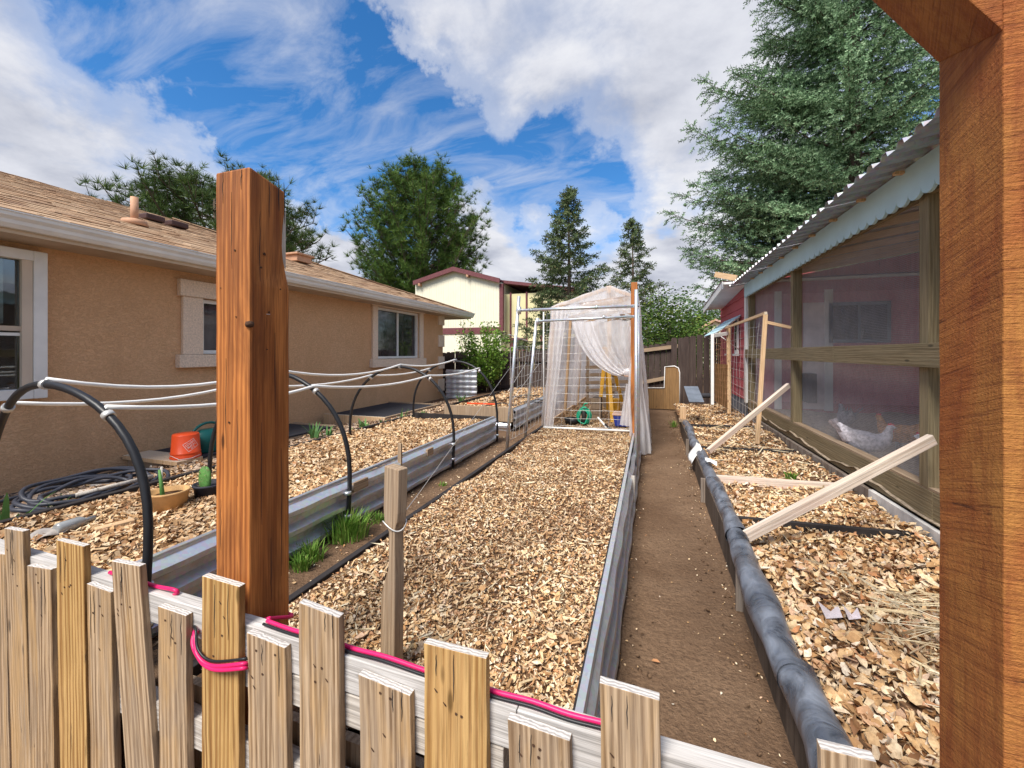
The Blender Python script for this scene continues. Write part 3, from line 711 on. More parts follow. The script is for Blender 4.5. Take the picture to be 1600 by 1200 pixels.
a_ = onY(1252, 563); b_ = onY(1267, 632)
MB().box((a_.x, YS-.3, b_.z+.05), (b_.x, YS-.05, a_.z-.2)).build('hatch_box', 'dark', shed, bevel=.01)
a_ = onY(1300, 478); b_ = onY(1385, 530)
wn = MB().box((a_.x-.05, YS-.05, b_.z-.05), (b_.x+.05, YS-.016, a_.z+.05)).build('window', 'bluegrey', shed)
MB().box((a_.x, YS-.056, b_.z), ((a_.x+b_.x)/2-.02, YS-.051, a_.z)).build('pane', 'glass', wn); MB().box(((a_.x+b_.x)/2+.02, YS-.056, b_.z), (b_.x, YS-.051, a_.z)).build('pane', 'glass', wn)
# side window with raised light-blue shutters
def sidewin(y0, y1, z0, z1):
    wn = MB().box((XC-.04, y0, z0), (XC-.013, y1, z1)).build('window', 'white', shed, bevel=.003)
    MB().box((XC-.046, y0+.05, z0+.07), (XC-.041, y1-.05, z1-.05)).build('pane', 'glass', wn)
    MB().box((XC-.07, y0-.03, z0-.04), (XC-.014, y1+.03, z0-.002)).build('sill', 'white', wn)
sidewin(8.35, 8.62, 1.28, 1.95); sidewin(9.2, 9.5, 1.28, 1.95)
for k in range(4):
    x0 = XC-.07-.105*k; z0 = 1.93-.082*k
    MB().beam((x0, 8.15, z0), (x0, 9.75, z0), .112, .014, side=(-.105, 0, -.082)).build('shutter_slat', 'lightblue', shed)
for ya in (8.2, 9.65):
    MB().beam((XC-.03, ya, 1.94), (XC-.43, ya, 1.63), .02, .04).build('shutter_batten', 'white', shed); MB().tube([(XC-.03, ya+.02, 1.35), (XC-.4, ya+.02, 1.65)], .008, 6).build('shutter_stay', 'wire', shed)
# low gable roof, ridge across (X), rake facing the path
XO = 1.18
pk = atX(1130, 441, XO); lo = atX(1101, 481, XO)
ry, rz1, ly, lz = pk.y, pk.z, lo.y+.1, lo.z
nyv = YS-.06; nzv = rz1-.22*(ry-nyv)/.75
MB().prism([(XC+.12, YS-.004, 2.35), (4.38, YS-.004, 2.35), (4.38, YS-.004, roofz(4.38)-.01), (XC+.12, YS-.004, roofz(XC+.12)-.01)], (0, .03, 0)).build('upper_wall', 'redsiding', shed)
MB().box((XC+.12, YS-.03, 2.26), (4.38, YS-.006, 2.36)).build('frieze_board', 'redsiding', shed)
for (ya, za, yb, zb) in ((ry, rz1, ly, lz), (nyv, nzv, ry-.003, rz1)):
    MB().prism([(XO, ya, za), (XO, yb, zb), (XO, yb, zb-.035), (XO, ya, za-.035)], (XE-XO+.3 if ya == ry else XC-XO-.01, 0, 0)).build('roof_panel', 'white', shed)
    MB().prism([(XO-.02, ya, za+.01), (XO-.02, yb, zb+.01), (XO-.02, yb, zb-.11), (XO-.02, ya, za-.11)], (.018, 0, 0)).build('rake_board', 'white', shed)
    MB().prism([(XO-.03, ya, za+.014), (XO-.03, yb, zb+.014), (XO-.03, yb, zb+.02), (XO-.03, ya, za+.02)], (XE-XO+.3 if ya == ry else XC-XO, 0, 0)).build('roof_edge', 'maroon', shed)
MB().prism([(XC, YS+.1, 2.45), (XC, ry, rz1-.05), (XC, YE, lz-.04), (XC, YE, 2.3), (XC, YS+.1, 2.3)], (.04, 0, 0)).build('gable', 'redsiding', shed)
plank('loose_board', (1.32, ry-.35, rz1+.0), (1.05, ry-.05, rz1+.13), .09, .03, 'newwood', shed)

# ================================================================== BACK FENCE
fence = thing('board_fence', 'dark brown weathered board fence along the back of the yard', 'fence', (0, 10.8, 0))
def ftop(x): return float(np.interp(x, [-9, -5.8, -2, -.07, .45, .5, 1.5], [1.30, 1.32, 1.40, 1.50, 1.56, 1.66, 1.78]))
fm = {}
for y0_, x0_, x1_ in ((10.85, -9.5, .48), (10.6, .49, 1.5)):
    x = x0_
    while x < x1_:
        w_ = .138; h_ = ftop(x+.07)+random.uniform(-.015, .015); k = int(h_*50)
        if k not in fm:
            hh = k/50; q = MB().prism([(-w_/2+.003, 0, 0), (w_/2-.003, 0, 0), (w_/2-.003, 0, hh-.03), (w_/2-.03, 0, hh), (-w_/2+.03, 0, hh), (-w_/2+.003, 0, hh-.03)], (0, .018, 0)).build('board', 'fence', None)
            fm[k] = q.data; bpy.data.objects.remove(q)
        o_ = link('board', fm[k]); o_.location = (x+w_/2, y0_+random.uniform(-.006, .006), 0); o_.rotation_euler = (0, random.uniform(-.008, .008), 0); par(o_, fence)
        x += w_+random.choice([.001, .002, .004, .007])
a_ = atY(1012, 548, 10.8); b_ = atY(1075, 539, 10.8)
plank('fence_rail', (a_.x-.4, 10.80, a_.z-.03), (b_.x, 10.80, b_.z), .09, .038, 'framewood', fence)
a_ = atY(1016, 599, 10.8); b_ = atY(1075, 584, 10.8)
plank('fence_rail', (a_.x-.4, 10.80, a_.z-.03), (b_.x, 10.80, b_.z), .09, .038, 'framewood', fence)
plank('fence_post', (b_.x+.03, 10.76, 0), (b_.x+.03, 10.76, 1.50), .07, .07, 'framewood', fence)
for za in (.35, 1.1): plank('fence_rail', (-9.4, 10.81, za), (-1.0, 10.81, za), .09, .038, 'fence', fence)

# ================================================================== NEIGHBOUR HOUSES
nb = thing('cream_house', 'two-storey cream house with maroon trim behind the back fence', 'house', (-15, 30, 0))
YN = 28.0
A = [atY(u, v, YN) for u, v in ((649, 441), (711, 419), (783, 437))]
xl, xr = A[0].x, A[2].x
zt = A[1].z; ze = (A[0].z+A[2].z)/2-.1; zr = A[2].z
MB().prism([(xl, YN, -.5), (xr, YN, -.5), (xr, YN, zr-.2), (A[1].x, YN, zt-.2), (xl, YN, A[0].z-.2)], (0, 9, 0)).build('wall', 'creamhouse', nb)
n_ = 34
for k in range(n_):   # vertical battens
    x = xl+.2+(xr-xl-.4)*k/(n_-1); top = np.interp(x, [xl, A[1].x, xr], [A[0].z, zt, zr])-.45
    MB().box((x-.02, YN-.02, 3.0), (x+.02, YN-.002, float(top))).build('batten', 'creamhouse', nb)
for p, q in ((A[0], A[1]), (A[1], A[2])):
    MB().prism([p+Vector((0, -.35, .05)), q+Vector((0, -.35, .05)), q+Vector((0, -.35, -.28)), p+Vector((0, -.35, -.28))], (0, .12, 0)).build('rake_board', 'maroon', nb)
    MB().prism([p+Vector((0, -.22, .0)), q+Vector((0, -.22, .0)), q+Vector((0, -.22, -.12)), p+Vector((0, -.22, -.12))], (0, 9.4, 0)).build('roof', 'maroon', nb)
b1_ = atY(780, 511, YN).z; b0_ = atY(780, 521, YN).z
MB().box((xl, YN-.06, b0_), (xr+.15, YN-.003, b1_)).build('trim_band', 'maroon', nb)
MB().box((xr-.12, YN-.07, b0_), (xr+.16, YN+.2, zr-.3)).build('corner_trim', 'maroon', nb)
# recessed wing
YW = 28.9
c0 = atY(784, 441, YW); c1 = atY(862, 452, YW)
MB().box((c0.x, YW, -.5), (c1.x+2, YW+6, c1.z-.2)).build('wall', 'yellowhouse', nb)
MB().prism([c0+Vector((-.05, -.4, .12)), c1+Vector((2, -.4, -.05)), c1+Vector((2, -.4, -.28)), c0+Vector((-.05, -.4, -.1))], (0, 7, 0)).build('roof', 'maroon', nb)
for u in (798, 823, 846):
    x = atY(u, 500, YW).x; MB().box((x-.07, YW-.05, -.4), (x+.07, YW-.003, c1.z-.1)).build('batten', 'maroon', nb)
a_ = atY(800, 528, YW); b_ = atY(823, 548, YW)
wn = MB().box((a_.x, YW-.06, b_.z), (b_.x, YW-.004, a_.z)).build('window', 'maroon', nb)
MB().box((a_.x+.1, YW-.07, b_.z+.1), (b_.x-.1, YW-.061, a_.z-.1)).build('pane', 'glass', wn)
for u, v in ((731, 431), (656, 445)):
    a_ = atY(u, v, YN-.2); MB().box((a_.x-.09, YN-.35, a_.z-.1), (a_.x+.09, YN-.01, a_.z+.1)).build('flood_light', 'rust', nb, bevel=.02)

far = thing('distant_house', 'small distant house with pale pink roof seen over the fence beside the red shed', 'house', (3, 34, 0))
a_ = atY(1094, 503, 34); b_ = atY(1122, 522, 34)
MB().prism([(a_.x, 34, 0), (a_.x+3.5, 34, 0), (a_.x+3.5, 34, b_.z+.1), (a_.x+1.0, 34, a_.z), (a_.x, 34, b_.z+.2)], (0, 6, 0)).build('wall', 'creamhouse', far)
MB().prism([(a_.x-.2, 33.7, b_.z+.15), (a_.x+1.0, 33.7, a_.z+.05), (a_.x+1.0, 33.7, a_.z+.2), (a_.x-.2, 33.7, b_.z+.3)], (0, 6.5, 0)).build('roof', 'rust', far)
MB().prism([(a_.x+1.0, 33.7, a_.z+.05), (a_.x+4, 33.7, b_.z-.1), (a_.x+4, 33.7, b_.z+.05), (a_.x+1.0, 33.7, a_.z+.2)], (0, 6.5, 0)).build('roof', plain('pink_shingle_roof', (.55, .35, .28), .9), far)
# ================================================================== RAISED BEDS
def corr(name, p0, p1, z0, z1, n, amp, m, parent, th=.0015, dz=0.0, lean=0.0):
    """corrugated sheet standing between p0 and p1 (plan), ribs running lengthwise"""
    p0 = Vector((*p0, 0)); p1 = Vector((*p1, 0)); d = (p1-p0).normalized(); nrm = Vector((d.y, -d.x, 0))
    prof = []
    h = (z1-z0)/n
    for i in range(n):
        b = z0+i*h; prof += [(0, b), (0, b+h*.22), (amp, b+h*.44), (amp, b+h*.66), (0, b+h*.9)]
    prof.append((0, z1)); mb = MB(); segs = 24; vs = []
    for k in range(segs+1):
        q = p0.lerp(p1, k/segs); j = .004*math.sin(k*1.3+p0.y*5)
        for a, z in prof: vs.append(q+nrm*(a+j+lean*(z1-z)/(z1-z0))+Vector((0, 0, z+dz*k/segs)))
    n_ = len(prof); mb.add(vs, [(k*n_+i, k*n_+i+1, (k+1)*n_+i+1, (k+1)*n_+i) for k in range(segs) for i in range(n_-1)])
    return mb.build(name, m, parent, recalc=False, solid=th)
def individual_leaves(parent, x0, x1, y0, y1, n, h, size, name='dry_leaf', lift=.015):
    ms = []
    for k in range(10):
        v = OAK_V.copy(); v += rng.normal(0, .035, v.shape); v[:, 2] += rng.normal(0, .25)*(v[:, 0]-.5)**2; v[:, 0] -= .5
        me = bpy.data.meshes.new('dry_leaf'); me.from_pydata([tuple(q) for q in v], [], [tuple(q) for q in OAK_F]); me.materials.append(M['litter']); ms.append(me)
    for i in range(n):
        x = random.uniform(x0, x1); y = y0+(y1-y0)*random.random()**1.5
        o_ = link(name, random.choice(ms)); s_ = random.uniform(*size)
        o_.location = (x, y, float(h(np.array([x]), np.array([y]))[0])+random.uniform(.008, lift)); o_.scale = (s_, s_*random.uniform(.7, 1.2), s_)
        o_.rotation_euler = (random.gauss(0, .4), random.gauss(0, .4), random.uniform(0, 6.28)); par(o_, parent)

# ---- centre bed
cb = thing('raised_bed', 'long centre raised bed full of dry leaves, corrugated metal along the dirt path', 'garden bed', (-.8, 5, 0))
o_, hc = bumpy('litter_base', -1.41, -.19, .93, 9.6, .255, .014, 'underleaf', cb, .05); o_['kind'] = 'stuff'
scatter('leaf_litter', pts_in(-1.39, -.20, .95, 9.4, 46000, hc, 1.5, .020), (.009, .025), 'litter', cb, tilt=.5, curl=.2, stretch=(.4, 1.3))
scatter('leaf_shreds', pts_in(-1.39, -.20, .95, 9.4, 20000, hc, 1.4, .02), (.014, .04), 'chips', cb, CHIP_V, CHIP_F, .4, stretch=(.5, 1.2))
scatter('stem_bits', pts_in(-1.37, -.22, .95, 6, 1800, hc, 1.4, .02), (.03, .09), 'straw', cb, CHIP_V, CHIP_F, .2, stretch=(.12, .25))
individual_leaves(cb, -1.3, -.24, 1.0, 3.0, 170, hc, (.028, .045), lift=.028)
for ya, yb in ((.93, 3.4), (3.402, 5.9), (5.902, 9.6)):
    MB().box((-1.45, ya, .14), (-1.415, yb, .272)).build('edging_board', 'edging', cb, bevel=.004)
corr('corrugated_panel', (-.185, .93), (-.165, 3.6), .0, .30, 3, .026, 'galv', cb, lean=.035); corr('corrugated_panel', (-.163, 3.58), (-.15, 6.4), .0, .30, 3, .026, 'galv', cb, lean=.035); corr('corrugated_panel', (-.148, 6.38), (-.15, 9.6), .0, .30, 3, .026, 'galv', cb, lean=.035)
for ya, yb in ((.93, 3.55), (3.556, 6.4), (6.41, 9.6)):
    MB().prism([(-.195, ya, .298), (-.178, ya, .30), (-.174, ya, .290), (-.170, ya, .290), (-.174, ya, .306), (-.197, ya, .304)], (0, yb-ya, 0)).build('top_trim', 'galvpipe', cb)
    MB().box((-.204, ya, .24), (-.1975, yb, .302)).build('inner_trim', 'edging', cb)
MB().box((-1.41, .9, .0), (-.2, .925, .26)).build('end_board', 'framewood', cb)
for yy in (3.5,): plank('corner_stake', (-.128, yy, 0), (-.128, yy, .29), .03, .02, 'greyrail', cb, .002)

# ---- left bed with hoops
lb = thing('raised_bed', 'left raised bed of wood-chip mulch with shiny corrugated side under black hoops', 'garden bed', (-2.4, 3, 0))
o_, hl = bumpy('mulch_base', -3.0, -1.84, .95, 4.75, .44, .012, 'underleaf', lb, .06); o_['kind'] = 'stuff'
scatter('wood_chips', pts_in(-3.0, -1.85, .95, 4.72, 26000, hl, 1.25, .02), (.016, .045), 'chips', lb, CHIP_V, CHIP_F, .45, stretch=(.8, 2.2))
scatter('leaf_litter', pts_in(-3.0, -1.85, .95, 4.72, 9000, hl, 1.25, .02), (.015, .034), 'litter', lb)
corr('corrugated_panel', (-1.825, .95), (-1.80, 2.55), .19, .50, 3, .042, 'galv', lb); corr('corrugated_panel', (-1.808, 2.53), (-1.815, 4.76), .19, .50, 3, .042, 'galv', lb)
corr('corrugated_panel', (-3.0, .945), (-1.83, .945), .19, .50, 3, .03, 'galv', lb); 
MB().box((-1.85, .95, .492), (-1.826, 4.76, .508)).build('top_trim', 'galvpipe', lb)
MB().box((-3.05, .95, .30), (-3.01, 4.78, .47)).build('edging_board', 'edging', lb, bevel=.004)
MB().box((-3.0, 4.762, .2), (-1.83, 4.785, .50)).build('end_board', 'edging', lb)
for ya, yb, zz_ in ((2.12, 2.26, .45), (3.02, 3.12, .46)):
    plank('wood_cleat', (-1.768, ya, zz_), (-1.768, yb, zz_), .06, .02, 'framewood', lb, .003)

# ---- far left planter
fb = thing('raised_planter', 'far raised planter with plank front and corrugated side left of the greenhouse', 'garden bed', (-2.3, 7, 0))
o_, hf = bumpy('mulch_base', -2.85, -1.84, 5.44, 9.0, .47, .02, 'underleaf', fb, .1); o_['kind'] = 'stuff'
scatter('wood_chips', pts_in(-2.83, -1.85, 5.45, 8.9, 9000, hf, 1.0, .03), (.02, .05), 'chips', fb, CHIP_V, CHIP_F, .5, stretch=(.8, 2.2))
corr('corrugated_panel', (-1.81, 5.42), (-1.81, 9.0), .19, .52, 3, .035, 'galv', fb)
corr('corrugated_panel', (-2.86, 5.405), (-1.83, 5.405), .19, .33, 1, .02, 'galv', fb)
MB().box((-2.86, 5.38, .335), (-1.80, 5.42, .535)).build('front_plank', 'framewood', fb, bevel=.004)
MB().box((-2.88, 5.42, .25), (-2.86, 9.0, .52)).build('edging_board', 'edging', fb)
for k in range(5):
    a_ = random.uniform(-2.7, -2.0); MB().tube([(a_, 5.6+k*.35, .49), (a_+.3, 5.9+k*.3, .53), (a_+.6, 5.8+k*.4, .5)], .008, 6).build('drip_line', 'black', fb)
plank('red_stick', (-2.6, 5.62, .54), (-2.15, 5.66, .54), .02, .02, 'orange', fb, .002)

# ---- right bed
rb = thing('raised_bed', 'right raised bed of dry oak leaves beside the chicken run, black plastic on its edge', 'garden bed', (1, 4, 0))
def rslope(a, b): return .05*np.clip((a-1.0)/.5, 0, 1)+.02*np.exp(-((b-1.2)/.6)**2)
o_, hr = bumpy('litter_base', .48, 1.50, .35, 9.6, .19, .016, 'underleaf', rb, .05, rslope); o_['kind'] = 'stuff'
scatter('leaf_litter', pts_in(.50, 1.49, .36, 3.6, 14000, hr, 1.3, .035), (.022, .058), 'litter', rb, OAK_V, OAK_F, tilt=.5, curl=.3, jit=.06, stretch=(.5, 1.4))
scatter('leaf_litter', pts_in(.50, 1.49, 3.0, 9.5, 10500, hr, 1.1, .025), (.022, .05), 'litter', rb, OAK_V, OAK_F, jit=.04, tilt=.55, curl=.25, stretch=(.45, 1.2))
scatter('leaf_shreds', pts_in(.50, 1.49, .36, 7.0, 3500, hr, 1.4, .02), (.015, .04), 'chips', rb, CHIP_V, CHIP_F, .4, stretch=(.5, 1.2))
sp_ = pts_in(.85, 1.46, .45, 2.3, 420, hr, 1, .05); scatter('dry_straw', sp_, (.14, .34), 'straw', rb, CHIP_V, CHIP_F, .13, curl=.0, jit=.012, stretch=(.04, .07))
sp_ = pts_in(.6, 1.46, 2.3, 6.6, 260, hr, 1, .04); scatter('dry_straw', sp_, (.12, .3), 'straw', rb, CHIP_V, CHIP_F, .15, curl=.0, jit=.012, stretch=(.04, .07))
mb = MB(); rr_ = random.Random(5)
for i in range(330):
    x0 = rr_.uniform(1.15, 1.48); y0 = rr_.uniform(.55, 2.1); a = math.pi+rr_.gauss(.1, .45); L_ = rr_.uniform(.15, .55)
    z0 = .262+rr_.uniform(0, .05); pts = [Vector((max(.56, x0+math.cos(a+.25*t_*math.sin(i))*L_*t_), y0+math.sin(a)*L_*t_+.03*math.sin(t_*3+i), z0+.04*math.sin(t_*3.1)*rr_.random()+.01)) for t_ in (0, .25, .5, .75, 1)]
    mb.tube(pts, [.0028, .0026, .0023, .0018, .001], 4, False)
o_ = mb.build('dry_stalks', 'straw', rb, recalc=False); o_['kind'] = 'stuff'
individual_leaves(rb, .62, 1.45, .5, 2.6, 240, hr, (.04, .075), lift=.05)
for (ya, xa, yb, xb) in ((.3, .432, 2.4, .445), (2.404, .445, 4.8, .462), (4.804, .462, 7.2, .475)):
    MB().prism([(xa, ya, -.02), (xa+.035, ya, -.02), (xa+.035, ya, .20), (xa, ya, .20)], (xb-xa, yb-ya, 0)).build('side_board', 'bark', rb, bevel=.004)
for yy, xx in ((2.32, .434), (3.9, .444), (5.6, .456)): plank('side_stake', (xx, yy, 0), (xx, yy, .21), .045, .018, 'oldwood', rb, .002)
for i, (yy, m_) in enumerate(((2.95, 'edging'), (3.85, 'palewood'), (5.05, 'edging'), (6.55, 'edging'))):
    plank('cross_board', (.52, yy, .225), (1.50, yy+.04, .235), .05 if m_ == 'edging' else .07, .03 if m_ == 'edging' else .036, m_, rb, .003, side=(0, 0, 1))
# black plastic roll along the edge
def tubeprof(name, y0, y1, x0, x1, z, r, seed):
    rr = random.Random(seed); q = [rr.uniform(0, 6) for _ in range(8)]
    def f(a, b):
        y = y0+(y1-y0)*b; t_ = a*2*math.pi
        r_ = r*(1+.10*math.sin(7*y+q[0])+.05*math.sin(13*y+q[1]+2*t_)+.02*math.sin(29*y+3*t_+q[2])+.05*math.sin(11*y-2*t_+q[3]))
        cx = x0+(x1-x0)*b+.010*math.sin(3.1*y+q[4])
        return (cx+r_*1.05*math.cos(t_), y, z-.022+r_*1.12*math.sin(t_)+.008*math.sin(5*y+q[5]))
    return MB().grid(f, 26, int((y1-y0)*36)).build(name, 'tarp', rt)
rt = thing('plastic_roll', 'black plastic sheeting rolled along the path edge of the right bed', 'plastic sheeting', (.5, 3, .25))
tubeprof('roll', .3, 1.62, .452, .458, .238, .062, 1); tubeprof('roll', 1.58, 2.75, .460, .48, .238, .056, 2); tubeprof('roll', 2.7, 4.1, .49, .51, .235, .05, 3); tubeprof('roll', 4.05, 6.9, .51, .53, .235, .046, 4)
def sheetflap(name, label, pts, m, cat='paper scrap'):
    o_ = MB().grid(lambda a, b: tuple(Vector(pts[0]).lerp(Vector(pts[1]), a).lerp(Vector(pts[3]).lerp(Vector(pts[2]), a), b)+Vector((0, 0, .012*math.sin(a*7+b*5)))), 8, 8).build(name, m, None, solid=.002); return tag(o_, label, cat)
sheetflap('plastic_flap', 'white plastic flap hanging over the black roll near the far end of the right bed', [(.42, 4.72, .12), (.40, 4.95, .14), (.50, 5.0, .31), (.52, 4.70, .30)], 'white', 'plastic flap')
sheetflap('plastic_flap', 'small white torn plastic scrap lying on the black roll before the prop board', [(.50, 4.15, .29), (.5, 4.3, .29), (.60, 4.27, .28), (.58, 4.12, .285)], 'white', 'plastic flap')
for (u, v, r_, lb_) in ((1300, 962, .030, 'folded pink-grey paper scrap among the dry leaves, left of the two'), (1333, 965, .022, 'small grey paper scrap among the dry leaves, right of the two')):
    p = atZ(u, v, .235)
    tag(MB().add([p+Vector((-r_, -r_, .0)), p+Vector((r_, -r_*.6, .01)), p+Vector((r_*.2, r_, .0)), p+Vector((-r_*1.4, r_*.5, .04)), p+Vector((r_*.9, r_*.7, .035))], [(0, 2, 3), (0, 1, 2), (1, 4, 2)]).build('paper_scrap', plain('pinkgrey_paper', (.62, .55, .56), .8), None, solid=.0015), lb_, 'paper scrap')
# props
def prop(u0, v0, z0_, u1, v1, X1, label, a=.085, b=.036):
    p0 = atZ(u0, v0, z0_); p1 = atX(u1, v1, X1)
    o_ = plank('prop_board', p0, p1, a, b, 'palewood', None, .003, side=(0, 0, 1)); return tag(o_, label, 'board')
prop(1166, 838, .27, 1457, 686, 1.50, 'long pale board with pink stain leaning from the black roll to the nearest post', .058, .036)
prop(1107, 705, .27, 1232, 602, 1.50, 'shorter pale board propped from the low cross board to the second post', .055, .036)

# weed sprouts in bed
def tuft(name, label, c, n, h_, spread, m, cat='grass tuft', w_=.004, parent=None, group=None):
    vs = []; fs = []
    for i in range(n):
        a = random.uniform(0, 6.28); r_ = random.uniform(0, spread)**1; bx, by = c[0]+r_*math.cos(a), c[1]+r_*math.sin(a)*.8
        hh = h_*random.uniform(.5, 1.1); lean = random.uniform(.1, .75)*hh; a2 = a+random.uniform(-.8, .8); wx, wy = -math.sin(a2)*w_, math.cos(a2)*w_
        b = len(vs)
        for k, (t_, ww) in enumerate(((0, 1), (.45, .9), (.8, .55), (1, .05))):
            x = bx+math.cos(a2)*lean*t_*t_; y = by+math.sin(a2)*lean*t_*t_; z = c[2]+hh*(t_-.25*t_*t_*(lean/hh))
            vs += [(x-wx*ww, y-wy*ww, z), (x+wx*ww, y+wy*ww, z)]
        fs += [(b, b+1, b+3, b+2), (b+2, b+3, b+5, b+4), (b+4, b+5, b+7, b+6)]
    o_ = MB().add(vs, fs).build(name, m, parent, recalc=False)
    return tag(o_, label, cat, group) if label else o_
p = atZ(540, 838, .2); tuft('grass_tuft', 'large bright green grass tuft at the foot of the left metal bed', (-1.74, p.y, .2), 420, .15, .15, 'grassgreen')
p = atZ(512, 862, .2); tuft('grass_tuft', 'grass tuft just in front of the largest one beside the metal bed', (-1.72, 1.72, .2), 160, .09, .09, 'grassgreen')
p = atZ(470, 888, .2); tuft('grass_tuft', 'low grass tuft nearest the big left wooden post', (p.x, p.y, .2), 130, .07, .06, 'grassgreen')
p = atZ(592, 815, .2); tuft('grass_tuft', 'thin grass sprig behind the notched stake', (p.x, p.y, .2), 60, .06, .07, 'grassgreen')
p = atZ(692, 760, .2); tuft('grass_tuft', 'tiny grass sprig in the side path below the hoop leg', (p.x, p.y, .2), 30, .04, .04, 'grassgreen')
p = atZ(1236, 745, .24); tuft('weed_sprout', 'small light green weed among the leaves of the right bed', (p.x, p.y, .22), 50, .07, .04, 'grassgreen', 'weed', .007)
p = atZ(1066, 668, .0); tuft('grass_tuft', 'grass tuft in the dirt path beside the far end of the black roll', (.40, p.y, .0), 70, .12, .06, 'grassgreen')

# ================================================================== HOOPS AND PIPES
HY = [1.0, 2.06, 3.48, 4.66]; HL = ['nearest', 'second', 'third', 'farthest']
def hoop_pt(k, t_):   # t 0 (right foot) .. 1 (left foot)
    y = HY[k]; top = [1.17, 1.17, 1.16, 1.19][k]; xr_, xl_ = -1.755, -2.92
    zb = .46; cx = (xr_+xl_)/2; a = math.pi*t_; e = 1.0
    return Vector((cx+(xr_-xl_)/2*math.cos(a)*(1+.03*math.sin(a)), y+.02*math.sin(3*a+k), zb+(top-zb)*math.sin(a)**.82))
hw = ['nearest black hoop, arching over the bed at the left edge of the picture', 'second black hoop, half hidden behind the big left wooden post', 'third black hoop, in front of the far house window', 'farthest black hoop, at the end of the left bed by the far planter']
for k in range(4):
    hp = thing('bed_hoop', hw[k], 'garden hoop', (-2.3, HY[k], .5), 'black hoops over the left bed')
    pts = [Vector((-1.755, HY[k], .22))]+[hoop_pt(k, i/30) for i in range(31)]+[Vector((-2.92, HY[k], .40))]
    MB().tube(pts, .0138 if k else .0152, 12).build('pipe', 'black', hp)
    for zc in (.30, .44): MB().lathe([(.0215, -.01), (.0215, .01)], (-1.755, HY[k], zc), 12).build('clamp', 'galvpipe', hp)
    for tt in (.3, .5, .7):
        c = hoop_pt(k, tt); MB().tube([hoop_pt(k, tt-.006), hoop_pt(k, tt+.006)], .021, 10).build('cable_tie', 'wire', hp)
for tt, sag, off, lab in ((.5, .07, .02, 'white pipe sagging along the tops of the black hoops'), (.70, .05, -.012, 'white pipe tied along the house side of the black hoops'), (.31, .045, .02, 'white pipe tied along the path side of the black hoops')):
    pts = []
    for k in range(3):
        a_, b_ = hoop_pt(k, tt), hoop_pt(k+1, tt)
        for i in range(9):
            s_ = i/8 if k == 2 else i/9
            p = a_.lerp(b_, s_); p.z -= sag*4*s_*(1-s_)*(.6 if k == 2 else 1) - .022; pts.append(p)
    pts.append(hoop_pt(3, tt)+Vector((0, .05, .02)))
    tag(MB().tube(pts, .009, 8).build('plastic_pipe', 'pvc', None), lab, 'pipe', 'white pipes along the hoops')

# ================================================================== STAKES AND WIRES
st = thing('garden_stake', 'notched wooden stake standing in the centre bed behind the picket fence', 'stake', (-.81, 1.14, .2))
mb = MB()
pr_ = [(-.036, 0), (.036, 0), (.030, .35), (.022, .5), (.033, .53), (.036, .56), (.036, .70), (-.036, .70), (-.036, .56), (-.030, .52), (-.006, .49), (-.004, .37), (-.02, .33), (-.038, .27)]
mb.prism([(a, -.019, z) for a, z in pr_], (0, .038, 0)); o_ = mb.build('stake_board', 'framewood', st, bevel=.003)
o_.parent = None; o_.rotation_euler = (0, .035, -.30); o_.location = (-.805, 1.15, .23); WM_ = Matrix.Translation(o_.location) @ o_.rotation_euler.to_matrix().to_4x4(); par(o_, st)
MB().tube([Vector((-.79+.040*math.cos(a), 1.147+.03*math.sin(a), .74+.012*math.sin(a*2))) for a in np.linspace(0, 6.28*2, 40)], .0022, 6).build('wire_tie', 'wire', st)
p = atX(625, 690, -1.45); q = atZ(625, 780, .2)
tag(plank('thin_stake', (q.x, q.y, .2), (q.x, q.y, .62), .03, .018, 'framewood', None, .002), 'thin short stake standing behind the notched stake beside the metal bed', 'stake')
wr = MB().tube([Vector((-.79, 1.16, .74)), atY(655, 770, 2.0), atY(720, 680, 3.1), Vector((-1.44, 4.25, 1.15))], .0017, 5).build('guy_wire', 'wire', None)
tag(wr, 'thin wire strung from the notched stake to the galvanized trellis pole', 'wire')

# ================================================================== GALVANIZED TRELLIS
tr = thing('pipe_trellis', 'galvanized pipe trellis straddling the centre bed before the greenhouse', 'trellis', (-.8, 4.5, .2))
YA, YB = 4.27, 4.97
pa0 = Vector((-1.50, YA, .17)); pa1 = atY(811, 463, YA); pb0 = Vector((-1.50, YB, .17)); pb1 = atY(838, 500, YB)
ra0 = Vector((-.125, YA, .0)); ra1 = Vector((-.125, YA, 1.93)); rb0 = Vector((-.125, YB, .0)); rb1 = Vector((-.125, YB, 1.80))
for a_, b_ in ((pa0, pa1), (pb0, pb1)): MB().tube([a_, b_], .018, 10).build('pole', 'galvpipe', tr)
for a_, b_ in ((ra0, ra1), (rb0, rb1)): MB().tube([a_, b_], .019, 10).build('pole', 'galvpipe', tr)
for (u0, v0, Y) in ((811, 485, YA), (840, 502, YB)):
    a_ = atY(u0, v0, Y); z2 = atY(995, 478 if Y == YA else 494, Y).z
    MB().tube([a_+Vector((-.03, 0, 0)), Vector((-.1, Y, z2))], .016, 10).build('crossbar', 'galvpipe', tr); MB().tube([a_+Vector((0, 0, -.04)), a_+Vector((0, 0, .04))], .024, 10).build('fitting', 'galvpipe', tr)
    MB().tube([Vector((-.5, Y, z2+.0)), Vector((-.53, Y, z2))], .021, 10).build('fitting', 'galvpipe', tr)
MB().tube([Vector((pa0.x+.03, YA, 1.5)), Vector((pb0.x+.03, YB, 1.45))], .006, 6).build('brace_wire', 'wire', tr)
